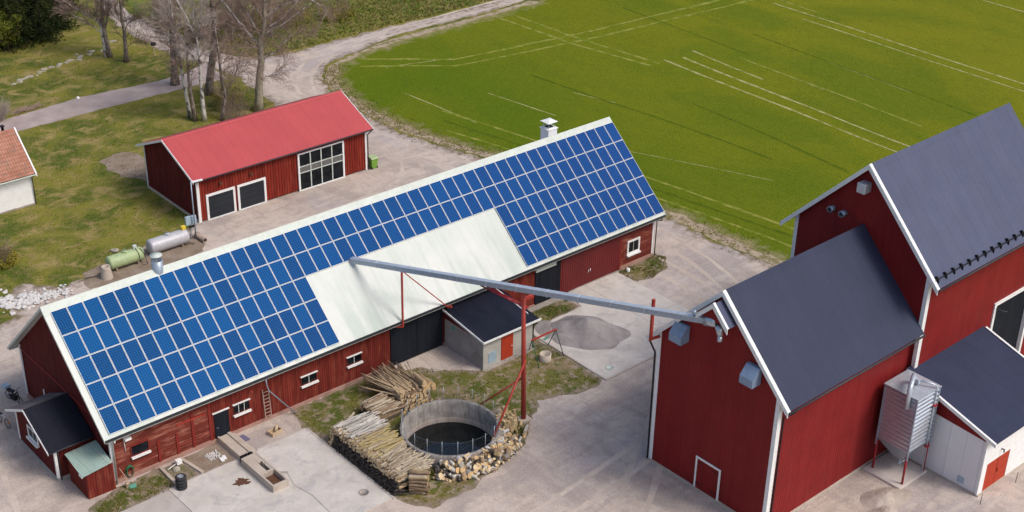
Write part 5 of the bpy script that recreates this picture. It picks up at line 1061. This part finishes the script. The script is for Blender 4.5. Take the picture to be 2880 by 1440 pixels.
# dark barked poles, ends to the left
for i in range(30):
    row=i//8; yy=-9.45-1.95*((i%8)+.3*(row%2))/8; place(PROT['log_brown' if i>13 else 'log_dark'][R.randrange(3)],(16.15+R.uniform(-.15,.15)+.1*row,yy-.05,.13+.21*row),(1,R.gauss(.02,.04),R.gauss(0,.02)),R.uniform(2.0,2.5),R.uniform(.09,.12),'dark barked pole in the low bundle between barn wall and tank',GL); nlog+=1
for i in range(60): place(PROT[R.choice(['log_brown','log_pale'])][R.randrange(5)],(16.2+R.uniform(0,.6),-9.3-2.1*R.random(),.8+R.uniform(-.06,.1)),(1,R.gauss(0,.08),R.gauss(0,.03)),R.uniform(1.2,2.1),R.uniform(.03,.07),stuff='pile')
# corner stack of split logs
dd=Vector((.69,-.72,0)); nn=Vector((-.72,-.69,0))
for i in range(15):
    r_=i//2; place((PROT['log_brown']+SPL)[R.randrange(7)],Vector((13.75,-18.1,.12+.185*r_))+nn*(-.25+.3*(i%2)),dd+Vector((0,0,R.gauss(0,.05))),R.uniform(1.0,1.25),R.uniform(.11,.14),'split log in the square corner stack at the near end of the long pile',GL); nlog+=1
for i in range(60): place(PROT[R.choice(['log_brown','log_yellow','log_pale'])][0],Vector((13.8,-18.05,R.uniform(.08,1.4)))+nn*R.uniform(-.6,.15),dd,R.uniform(.9,1.15),R.uniform(.06,.11),stuff='pile')
# loose heap of chunks in front of the tank
def chunk(x,y,z,r,L,d,k,lab):
    global nlog
    place(PROT[k][0],(x,y,z),d,L,r,lab,GL); nlog+=1
for i in range(44):
    t=R.random(); a=-2.45+1.75*t; rr=3.62+R.uniform(-.1,1.0)*(1-.45*t); x=TC[0]+rr*math.cos(a); yy=TC[1]+rr*math.sin(a); z=.14+R.uniform(.2,.9)*(1-(rr-3.5)/1.3)
    big=i<6; d=Vector((R.gauss(.3,.35),R.gauss(.9,.35),R.gauss(-.3,.35))); r=R.uniform(.13,.2)*(1.5 if big else 1)
    chunk(x,yy,z+.08,r,R.uniform(.28,.42),d,R.choice(['log_birch','log_birch','log_brown','log_tan']),'big round log slice with a pale sawn face in the heap before the tank' if big else 'short birch or brown chunk in the loose heap before the tank')
for i in range(420):
    t=R.random(); a=-2.45+1.75*t; rr=3.38+.95*R.random()**1.3; place(R.choice([SPL[0],SPL[2],PROT['log_birch'][1],PROT['log_brown'][1],PROT['log_birch'][0],PROT['log_dark'][0],PROT['log_dark'][1],PROT['log_brown'][0]]),(TC[0]+rr*math.cos(a),TC[1]+rr*math.sin(a),R.uniform(.03,1)*(1-(rr-3.38)/1.15)),(R.gauss(0,1),R.gauss(0,1),R.gauss(0,.5)),R.uniform(.3,.45),R.uniform(.08,.15),stuff='pile')
# upright chunks on the right
for i in range(13):
    x=19.35+.3*(i%7)+R.uniform(-.05,.05); yy=-18.85+.13*(i%7)-.32*(i//7)+.3; place(PROT['log_brown' if i%3 else 'log_pale'][0],(x,yy,.02),(R.gauss(0,.05),R.gauss(0,.05),1),R.uniform(.6,.95),R.uniform(.13,.17),'upright chunk in the row of standing logs right of the tank front',GL); nlog+=1
for i in range(9): place(SPL[R.randrange(3)],(19.6+.25*i,-18.6+.17*i+R.uniform(-.1,.1),.75+R.uniform(0,.1)),(R.gauss(.3,.3),R.gauss(-.8,.3),R.gauss(.3,.2)),.4,R.uniform(.1,.15),'split piece lying on the standing logs right of the tank front',GL); nlog+=9
for i in range(90): place(R.choice([PROT['log_brown'][0],PROT['log_tan'][0],SPL[0]]),(19.2+2.6*R.random(),-18.75+.5*R.random()+.0,R.uniform(.02,.3)),(R.gauss(0,.4),R.gauss(-.5,.4),1),R.uniform(.3,.6),R.uniform(.07,.13),stuff='pile')
for i in range(16):
    t=i/15; x=21.95+1.5*(i%8)/8; yy=-17.5+.55*(i%8)/8+.75*(i//8); place(PROT['log_tan' if i%2 else 'log_yellow'][0],(x-.1,yy-.1,.05),(R.gauss(.08,.06),R.gauss(.25,.1),1),R.uniform(.9,1.3),R.uniform(.09,.13),'pale peeled log leaning upright between tank and red pole',GL); nlog+=1
for i in range(60): place(R.choice([PROT['log_tan'][0],PROT['log_yellow'][0],SPL[1]]),(21.9+1.5*R.random(),-17.7+1.4*R.random(),R.uniform(.02,.35)),(R.gauss(.1,.2),R.gauss(.2,.3),1),R.uniform(.4,.8),R.uniform(.06,.11),stuff='pile')
for i in range(5): place(SPL[i%3],(22.7+.13*i,-18.35+.08*i,.12+.12*(i%3)),(.8,.55,0),.75,.12,'split log lying at the outer foot of the leaning stack',GL)
def join_stuff(items,name,label,cat,loc):
    vs=[];fs=[];mi=[];mats=[];sm=[]
    for me,m in items:
        b=len(vs); vs+=[tuple(m@v.co) for v in me.vertices]
        for p in me.polygons:
            fs.append(tuple(b+i for i in p.vertices)); mt=me.materials[p.material_index]
            if mt not in mats: mats.append(mt)
            mi.append(mats.index(mt)); sm.append(p.use_smooth)
    me=bpy.data.meshes.new(name); L=Vector(loc); me.from_pydata([tuple(Vector(v)-L) for v in vs],[],fs)
    for mt in mats: me.materials.append(mt)
    me.polygons.foreach_set('material_index',mi); me.polygons.foreach_set('use_smooth',sm)
    o=bpy.data.objects.new(name,me); COL.objects.link(o); o.location=L; return tag(o,label,cat,None,'stuff')
# solid hearts so that no daylight shows through the stacks
join_stuff(STUFF['pile'],'firewood','remaining thin sticks and logs filling the firewood piles around the tank','firewood',(16,-15,0))
# ================= trees =================
def grow(mb,p,d,L,r,lv,rn,droop=0,up=.25,minr=.0095,spread=.6,seg=4):
    """one branch and its side shoots; returns nothing"""
    pts=[p];rs=[r]; d=Vector(d).normalized(); st=L/seg
    for i in range(seg):
        d=(d+Vector((rn.gauss(0,.16),rn.gauss(0,.16),rn.gauss(0,.1)+up*.3-droop*(i/seg)))).normalized(); p=p+d*st; pts.append(p); rs.append(max(minr,r*(1-.8*(i+1)/seg)))
        if lv>0 and (i>0 or lv<2):
            n=rn.choice((1,2,2,3)) if lv>1 else rn.choice((2,3,3))
            for _ in range(n):
                sd=d.cross(Vector((rn.gauss(0,1),rn.gauss(0,1),rn.gauss(0,1)))).normalized(); nd=(d*rn.uniform(.5,1)+sd*spread*rn.uniform(.7,1.4)).normalized()
                grow(mb,p,nd,L*rn.uniform(.38,.62),max(minr,rs[-1]*.6),lv-1,rn,droop,up,minr,spread,3 if lv==1 else seg)
    mb.tube(pts,rs,3 if r<.03 else 5,False)
def tree(name,base,trunk,rad,limbs,label,bark,twig,lv=2,seed=1,limbbark=None,top=None,auto=10,autoz=(3,12),droop=.0,Lr=(1.5,3.2),group=None,roots=True):
    rn=random.Random(seed); t=thing(name,base,label,'tree',group)
    pts=[Vector(base)]+[Vector(q) for q in trunk]; 
    n=len(pts); rs=[rad*(1-.72*(pts[i].z/pts[-1].z)) for i in range(n)]; 
    fine=[];fr=[]
    for i in range(n-1):
        for k in range(3): q=pts[i].lerp(pts[i+1],k/3); j=.02 if k else 0; fine.append(q+Vector((rn.gauss(0,j),rn.gauss(0,j),0))); fr.append(rs[i]+(rs[i+1]-rs[i])*k/3)
    fine.append(pts[-1]); fr.append(rs[-1]); fr[0]*=1.35
    MB().tube(fine,fr,10).build('trunk',M[bark],t)
    cb=MB(); ca=MB()
    for L_ in limbs:
        P=[Vector(q) for q in L_[0]]; r0=L_[1]; R_=[r0*(1-.75*i/(len(P)-1)) for i in range(len(P))]; f2=[];g2=[]
        for i in range(len(P)-1):
            for k in range(3): f2.append(P[i].lerp(P[i+1],k/3)+Vector((rn.gauss(0,.05),rn.gauss(0,.05),rn.gauss(0,.04)))*(1 if k else 0)); g2.append(R_[i]+(R_[i+1]-R_[i])*k/3)
        f2.append(P[-1]); g2.append(R_[-1]); ca.tube(f2,g2,6)
        for i in range(2,len(f2)):
            for _ in range(4):
                d=(f2[i]-f2[i-1]).normalized(); sd=d.cross(Vector((rn.gauss(0,1),rn.gauss(0,1),rn.gauss(0,1)))).normalized(); grow(cb,f2[i],(d+sd*rn.uniform(.5,1)),rn.uniform(.8,1.7),g2[i]*.45,lv-1,rn,droop+.1,.25)
    for k in range(auto):
        z=rn.uniform(*autoz); i=max(j for j in range(len(fine)) if fine[j].z<=z) if fine[-1].z>z else len(fine)-2; i=min(i,len(fine)-2); a=rn.uniform(0,2*PI)
        p=fine[i].lerp(fine[i+1],rn.random()); d=Vector((math.cos(a),math.sin(a),rn.uniform(.25,1.1))); grow(cb,p,d,rn.uniform(*Lr),min(.055,max(.02,fr[i]*.3)),lv,rn,droop)
    if ca.v: ca.build('limbs',M[limbbark or bark],t)
    cb.build('twigs',M[twig],t)
    return t
T=tree
T('birch_tree',(39.02,39.19,0),[(39.3,38.94,3.7),(39.5,38.75,5.25),(39.47,38.78,7.3),(39.8,38.5,8.1),(40.06,38.3,11.2),(40.2,38.1,15.5)],.42,
 [([(39.3,38.9,6.9),(38.5,39.6,8.2),(37.9,40.2,9.4),(36.95,41.0,11.1),(36.0,41.6,13.0)],.13),([(39.6,38.7,7.4),(39.2,39.3,8.8),(38.5,39.8,10.4),(37.9,40.2,12.5)],.1),([(39.3,38.9,3.6),(40.1,38.2,3.7),(40.72,37.67,3.85),(41.2,37.2,5.2)],.06),([(39.9,38.4,9.5),(41.3,37.2,10.8),(43.0,35.8,11.6),(44.4,34.4,10.3),(43.7,35.0,8.7)],.09),([(39.8,38.5,8.4),(41.2,37.4,9.4),(42.4,36.3,11.2),(43.2,35.6,13)],.1),([(39.5,38.7,5.4),(40.6,37.7,6.2),(41.6,37.0,7.6),(42.4,36.2,8.2)],.06),([(39.6,38.7,7.8),(41.0,37.6,8.6),(42.8,36.0,10.4),(44.6,34.6,12.2)],.08),([(39.9,38.4,9.3),(39.2,39.1,10.8),(38.3,39.9,12.4)],.08),([(39.5,38.8,6.3),(38.6,39.5,6.9),(37.5,40.5,8.6),(36.6,41.2,9.2)],.06)],
 'stout pale birch standing alone close behind the garage roof','barkg','twigb',2,11,'birch',auto=60,autoz=(5,14),droop=.22,Lr=(1.4,3))
T('birch_tree',(32.97,41.7,0),[(32.76,41.89,3.4),(32.63,42.0,5.5),(32.4,42.2,9),(32.3,42.3,13.5)],.19,[([(32.6,42.0,6.2),(31.9,42.6,8.5),(31.2,43.2,11)],.07)],'leftmost slim white birch of the clump left of the garage ridge','birch','twigb',2,12,auto=34,autoz=(3.5,12),droop=.15,Lr=(1,2.2))
T('bare_tree',(32.96,40.72,0),[(32.75,40.9,4.45),(32.8,40.88,6.4),(32.9,40.9,9.8)],.2,[],'black barked leaning trunk between the two white birches of the clump','barkd','twigd',2,13,auto=10,autoz=(4,9),Lr=(.8,1.8))
T('birch_tree',(33.66,40.17,0),[(33.63,40.2,3.2),(33.69,40.15,5.7),(33.61,40.2,8.2),(33.2,40.5,9.5),(32.93,40.8,10.6),(32.4,41.3,12.2)],.21,[([(33.66,40.15,5.7),(33.0,40.7,7.0),(32.39,41.3,8.5),(31.67,41.9,10.3),(31.2,42.3,12)],.12),([(32.39,41.3,8.5),(31.8,41.9,9.2),(31.17,42.4,9.7)],.05),([(33.4,40.35,9.0),(33.5,40.3,10.5),(33.47,40.3,12.5)],.07),([(33.6,40.2,8.3),(33.9,39.95,9.7),(34.12,39.76,11.1),(34.3,39.6,12.6)],.06)],'white forked birch in the middle of the clump left of the garage ridge','birch','twigp',2,14,auto=32,autoz=(5,11),Lr=(1,2.2),droop=.05)
T('bare_tree',(35.05,39.31,0),[(35.43,38.97,2.5),(35.27,39.1,3.85),(35.13,39.25,8.1),(35.1,39.3,9.5)],.2,[([(35.4,39,2.5),(35.8,38.6,3.6),(36.2,38.3,4.6),(36.6,37.9,5.5),(37.4,37.25,5.7)],.06),([(36.2,38.3,4.6),(36.9,37.7,5.0),(37.9,36.9,4.4)],.03)],'small dark many stemmed tree right of the birch clump','barkd','twigb',2,15,auto=14,autoz=(2,8),Lr=(.9,1.9))
T('bare_tree',(37.51,46.04,0),[(38.0,45.6,3.5),(38.38,45.27,6.9),(38.34,45.3,9.8),(38.3,45.3,16)],.42,[],'thick brown trunk rising beside the road junction behind the clump','barkd','twigb',2,16,auto=50,autoz=(3.5,14),Lr=(1.2,2.8),droop=.1)
T('bare_tree',(36.19,50.36,0),[(36.33,50.24,5.0),(36.32,50.24,8.9),(36.3,50.3,15)],.38,[],'thick dark trunk at the end of the path left of the junction','barkd','twigb',2,17,auto=52,autoz=(4,13),Lr=(1.2,2.8),droop=.1)
T('birch_tree',(34.47,61.94,0),[(34.36,62.04,3.2),(34.2,62.2,4.5),(34.1,62.3,8)],.2,[([(34.38,62.0,3.1),(33.9,62.45,4.2),(32.92,63.3,5.0),(31.88,64.25,5.9),(31,65,6.6)],.09),([(34.37,62.0,2.6),(33.5,62.8,3.6),(32.3,63.9,4.5),(31.6,64.5,5.3)],.07)],'leaning white birch with long branches to the left on the upper lawn','birch','twigb',2,18,auto=20,autoz=(3,7.5),Lr=(1,2))
T('bare_tree',(34.75,61.75,0),[(34.55,61.9,3.85),(34.63,61.8,6.3),(34.6,61.9,11)],.27,[([(34.6,61.85,3.0),(35.1,61.4,5.2),(35.2,61.3,8)],.12)],'dark split trunk close against the leaning birch on the upper lawn','barkd','twigb',2,19,auto=34,autoz=(3,9),Lr=(1,2.2))
T('bare_tree',(35.41,59.3,0),[(35.55,59.17,3.4),(35.45,59.26,5.3),(35.49,59.2,6.8),(35.4,59.3,11)],.24,[([(35.55,59.2,3.3),(36.0,58.8,4.4),(36.5,58.3,4.9),(36.9,58.0,4.6)],.06),([(35.5,59.2,1.6),(36.1,58.7,2.1),(36.7,58.2,2.3)],.04)],'knotty mottled tree standing alone between lawn and upper road','barkd','twigd',2,20,auto=26,autoz=(2.5,9),Lr=(.8,1.9))
for i,(x,y,h,lb) in enumerate(((47.5,58,9,'reddish bare tree across the upper road, left one'),(51.5,56.5,10,'reddish bare tree across the upper road beside the stout birch'),(45.6,66,9,'reddish bare tree farthest up the road at the top edge'))):
    T('bare_tree',(x,y,0),[(x+.1,y,h*.4),(x-.1,y+.1,h*.7),(x,y,h)],.16,[],lb,'barkd','twigb',2,30+i,auto=48,autoz=(1.5,h*.9),Lr=(1.2,2.6),droop=.05)
def bush(x,y,n,h,r,mat,label,seed,name='bush',leafm=None):
    rn=random.Random(seed); mb=MB()
    t=thing(name,(x,y,0),label,'bush')
    for k in range(n):
        a=rn.uniform(0,2*PI); q=rn.random()**.5*r*.5; p=Vector((x+q*math.cos(a),y+q*math.sin(a),0)); grow(mb,p,(math.cos(a)*rn.uniform(.1,.8),math.sin(a)*rn.uniform(.1,.8),1),h*rn.uniform(.6,1.1),.014,1,rn,0,.3,.005,.5,3)
    mb.build('stems',M[mat],t)
    if leafm:
        lm=MB()
        for k in range(int(n*26)):
            a=rn.uniform(0,2*PI); q=rn.random()**.5*r; z=h*rn.uniform(.15,1)*(1-.4*q/r); c=Vector((x+q*math.cos(a),y+q*math.sin(a),z)); u=Vector((rn.gauss(0,1),rn.gauss(0,1),rn.gauss(0,.6))).normalized()*rn.uniform(.05,.13); v=u.cross(Vector((rn.gauss(0,1),rn.gauss(0,1),rn.gauss(0,1)))).normalized()*rn.uniform(.03,.07)
            lm.add([c-u,c+v,c+u,c-v],[(0,1,2,3)])
        lm.build('leaves',M[leafm],t)
bush(18.4,52.3,170,1.5,1.1,'twigp','dense brown leafless bush at the left edge above the path',1)
bush(35.9,38.4,60,1.9,1.4,'twigb','low thicket of shoots around the foot of the dark small tree',2)
bush(37.2,41.6,50,2.6,1.6,'twigb','olive tinged shrub between small dark tree and junction',3,leafm='leafo')
bush(25.8,28.6+3,26,.9,.8,'twigb','small bare shrub beside the far garage gable',5)
bush(6.6,25.0,80,1.3,1.5,'twigb','yellow budding bush at the left edge of the lawn',6,leafm='leafo')
for i,(x,y,n,h,r) in enumerate(((48.5,62,60,2.2,2.2),(51.5,61,60,2.4,2.4),(46.2,70,60,2.4,2.2),(56,59,60,2,2.4),(61,57.5,60,1.8,2.2),(45.7,60.2,50,1.6,1.6))):
    bush(x,y,n,h,r,'twigb',['reddish shrub left of the road fork on the far bank','reddish shrub behind the stout birch on the far bank','reddish shrub at the top edge along the upper road','olive shrub on the far road bank, middle','olive shrub on the far road bank, right','low reddish shrub on the corner of the junction'][i],40+i,leafm='leafo' if i in(1,3,4) else None)
rn=random.Random(5); mb=MB()
for k in range(70): a=rn.gauss(.4,.35); x=21.2+rn.gauss(0,.8); y=52.9+rn.gauss(0,.3); mb.tube([(x,y,.05+.2*rn.random()),(x+1.1*math.cos(a),y+.9*math.sin(a),.1+.35*rn.random())],[.025,.008],4,False)
solo(mb,'brushwood',M['twigb'],(21.2,52.9,0),'low heap of cut brushwood on the lawn left of the path','brushwood',None,'stuff')
# spruces and the leafy edge of the wood
def spruce(x,y,h,r,seed,label,mat='needle'):
    rn=random.Random(seed); t=thing('spruce_tree',(x,y,0),label,'tree','dark spruces of the wood edge')
    MB().tube([(x,y,0),(x,y,h*.5),(x,y,h)],[.28,.16,.02],8).build('trunk',M['barkd'],t)
    mb=MB(); z=.25
    while z<h:
        rr=r*(1-z/h)**.85+.1; n=max(6,int(9+rr*6))
        for k in range(n):
            a=rn.uniform(0,2*PI); L=rr*rn.uniform(.65,1.1); dz=-.32*L+rn.uniform(-.1,.15); d=Vector((math.cos(a),math.sin(a),0)); s=Vector((-d.y,d.x,0)); 
            m=5
            for i in range(1,m+1):
                t_=i/m; c=Vector((x,y,z))+d*L*t_+Vector((0,0,dz*t_*t_+.05))
                for q in range(4):
                    wv=(s*rn.uniform(-1,1)*(.42*(1-.6*t_)+.08)+d*rn.uniform(.05,.3)+Vector((0,0,rn.uniform(-.22,.05)))); e=wv.cross(Vector((rn.gauss(0,1),rn.gauss(0,1),rn.gauss(0,1)))).normalized()*rn.uniform(.03,.07)
                    mb.add([c-e,c+wv-e*.3,c+wv*1.15,c+e],[(0,1,2,3)])
        z+=.26+.02*z
    mb.build('crown',M[mat],t)
for i,(x,y,h,r,lb) in enumerate(((24.6,71.8,10,2.8,'dark spruce at the left corner of the wood edge'),(28.2,71.0,11,2.6,'dark spruce second from the left along the wood edge'),(31.6,71.2,10,2.4,'dark spruce in the middle of the wood edge, skirt to the ground'),(34.6,73.8,9,2.3,'dark spruce at the right end of the wood edge'),(27,76.5,12,3,'spruce in the second row behind the left pair'),(32,77,12,3,'spruce in the second row behind the middle one'),(37.5,79,10,2.6,'spruce nearest the upper road'))): spruce(x,y,h,r,60+i,lb)
def leafy(x,y,h,r,seed,label,mat='leafg'):
    rn=random.Random(seed); t=thing('leafy_tree',(x,y,0),label,'tree'); tw=MB(); tr=MB().tube([(x,y,0),(x+.1,y,h*.35),(x-.1,y,h*.8)],[.13,.1,.03],7); tr.build('trunk',M['barkd'],t)
    for k in range(12): a=rn.uniform(0,2*PI); grow(tw,Vector((x,y,h*rn.uniform(.2,.6))),(math.cos(a),math.sin(a),.7),r*1.1,.035,2,rn)
    tw.build('branches',M['twigd'],t)
    cl=[Vector((x+rn.gauss(0,r*.5),y+rn.gauss(0,r*.5),h*rn.uniform(.3,1))) for _ in range(26)]; mb=MB()
    for k in range(3600):
        c=rn.choice(cl)+Vector((rn.gauss(0,.32),rn.gauss(0,.32),rn.gauss(0,.26))); u=Vector((rn.gauss(0,1),rn.gauss(0,1),rn.gauss(0,.6))).normalized()*rn.uniform(.06,.15); v=u.cross(Vector((rn.gauss(0,1),rn.gauss(0,1),rn.gauss(0,1)))).normalized()*rn.uniform(.04,.09)
        mb.add([c-u,c+v,c+u,c-v],[(0,1,2,3)])
    mb.build('crown',M[mat],t)
leafy(24.9,69.5,3.6,1.3,80,'fresh green young tree in front of the spruces at the left edge'); leafy(27.2,70.0,4.2,1.1,81,'fresh green young tree between the two left spruces'); leafy(30.5,74,7,1.8,82,'taller yellow green tree among the spruces')
# grass and weeds as real blades
def inside(p,poly): 
    r=False;n=len(poly);j=n-1
    for i in range(n):
        (xi,yi),(xj,yj)=poly[i],poly[j]
        if (yi>p[1])!=(yj>p[1]) and p[0]<(xj-xi)*(p[1]-yi)/(yj-yi)+xi: r=not r
        j=i
    return r
def tufts(name,n,sample,hr_,mats,label,w=.02):
    rn=random.Random(9); mb=MB(); mi=[]
    for k in range(n):
        p=sample(rn)
        if p is None: continue
        x,y=p; s=rn.uniform(*hr_); m_=rn.randrange(len(mats)); 
        for q in range(4):
            a=rn.uniform(0,2*PI); d=Vector((math.cos(a),math.sin(a),0)); e=Vector((-d.y,d.x,0))*w*rn.uniform(.7,1.5); c=Vector((x,y,.01))+d*rn.uniform(0,s*.5)
            mb.add([c-e,c+e,c+d*s*rn.uniform(.3,.9)+Vector((0,0,s))],[(0,1,2)]); mi.append(m_)
    o=mb.build(name,[M[m] for m in mats]); o.data.polygons.foreach_set('material_index',mi); return tag(o,label,'grass',None,'stuff')
b=NB('dry_grass'); M['gdry']=b.fin((.26,.205,.085),.95,.05); b=NB('green_grass'); M['ggrn']=b.fin((.085,.12,.015),.95,.05); b=NB('olive_grass'); M['goli']=b.fin((.12,.12,.022),.95,.05)
GP=[Vector(p) for p in gravel]
def s_edge(rn):
    i=rn.choice([q for q in range(len(field)-10,len(field))]); a=Vector(field[i]); b_=Vector(field[(i+1)%len(field)]); p=a.lerp(b_,rn.random()); return (p.x+rn.gauss(-.3,.8),p.y+rn.gauss(.2,.8))
tufts('dry_grass',2600,s_edge,(.06,.14),['gdry','goli','gdry'],'dry brown grass along the edge between crop and gravel road')
def s_lawn(rn):
    for _ in range(20):
        x,y=rn.uniform(4,42),rn.uniform(20,68)
        if mn.noise(Vector((x*.35,y*.35,0)))<rn.uniform(-.5,.35): continue
        if 21.5<x<40.5 and 21<y<30.6: continue
        if 48.5<y<53.3 or x<13.7 and 32.6<y<39: continue
        if not inside((x,y),gravel): return (x,y)
tufts('lawn_grass',4500,s_lawn,(.04,.09),['gdry','goli','ggrn','goli'],'longer grass tufts scattered over the mossy lawn',.025)
vpolys=[[(13.0,-6.3),(21.2,-6.2),(25.7,-10.3),(29.6,-10.5),(31.8,-9.0),(31.7,-16.6),(28.8,-16.6),(26.4,-15.6),(22.5,-18.9),(14.0,-20.2),(12.75,-18.4),(12.8,-10)],[(43.2,-6.3),(47.6,-6.0),(47.9,-7.0),(46.8,-8.2),(44.6,-8.7),(43.2,-8.4)],[(31.0,-6.3),(37.1,-6.9),(37.2,-8.3),(31.0,-8.4)],[(-2.6,-8.3),(.4,-6.6),(3.3,-6.3),(3.5,-8.6),(-1.5,-9.1)]]
def s_verge(rn):
    for _ in range(40):
        k=rn.choice((0,0,0,0,1,2,3)); P=vpolys[k]; x=rn.uniform(min(p[0] for p in P),max(p[0] for p in P)); y=rn.uniform(min(p[1] for p in P),max(p[1] for p in P))
        if not inside((x,y),P) or math.hypot(x-TC[0],y-TC[1])<3.4: continue
        if mn.noise(Vector((x*.7,y*.7,5)))<rn.uniform(-.35,.4): continue
        return (x,y)
tufts('weeds',4500,s_verge,(.04,.1),['ggrn','goli','gdry','goli'],'patchy weeds and grass between barn, tank and slab',.02)
def s_bank(rn):
    x=rn.uniform(44,84); y=rn.uniform(51.5,66); return (x,y) if not inside((x,y),gravel) else None
tufts('bank_grass',9000,s_bank,(.1,.35),['gdry','ggrn','goli','gdry'],'rough tall grass on the bank above the upper road',.03)
# ================= light, sky, camera =================
w=bpy.data.worlds.new('World'); S.world=w; w.use_nodes=True; nt=w.node_tree; bg=nt.nodes['Background']; sk=nt.nodes.new('ShaderNodeTexSky'); sk.sky_type='NISHITA'; sk.sun_disc=False
EL=math.radians(50); sd=Vector((.42*math.cos(EL),-.91*math.cos(EL),math.sin(EL))).normalized()
sk.sun_elevation=EL; sk.sun_rotation=math.atan2(sd.x,sd.y); sk.air_density=1.0; sk.dust_density=4.0; sk.ozone_density=1.0; sk.altitude=100
nt.links.new(sk.outputs[0],bg.inputs[0]); bg.inputs[1].default_value=.15
sl=bpy.data.lights.new('sun','SUN'); sl.energy=1.75; sl.angle=math.radians(20); sl.color=(1,.95,.88); so=bpy.data.objects.new('sun',sl); COL.objects.link(so); so.rotation_euler=sd.to_track_quat('Z','Y').to_euler(); so.location=(20,-30,60)
cam=bpy.data.cameras.new('camera'); co=bpy.data.objects.new('camera',cam); COL.objects.link(co); S.camera=co
yaw,pit,rol=.7269,-.4905,.0221
fw=Vector((math.sin(yaw)*math.cos(pit),math.cos(yaw)*math.cos(pit),math.sin(pit))); rr=Vector((math.cos(yaw),-math.sin(yaw),0)); uu=rr.cross(fw)
r2=rr*math.cos(rol)+uu*math.sin(rol); u2=-rr*math.sin(rol)+uu*math.cos(rol)
co.matrix_world=Matrix.Translation((-27.5055,-73.3469,53.0635))@Matrix((r2,u2,-fw)).transposed().to_4x4()
cam.sensor_fit='HORIZONTAL'; cam.sensor_width=36; cam.lens=3980.54/2880*36; cam.clip_end=4000; cam.clip_start=.5
S.view_settings.view_transform='Standard'; S.view_settings.look='None'; S.view_settings.exposure=0.1; S.view_settings.gamma=1
S.render.engine='CYCLES'
print('logs',nlog,'objects',len(S.objects))
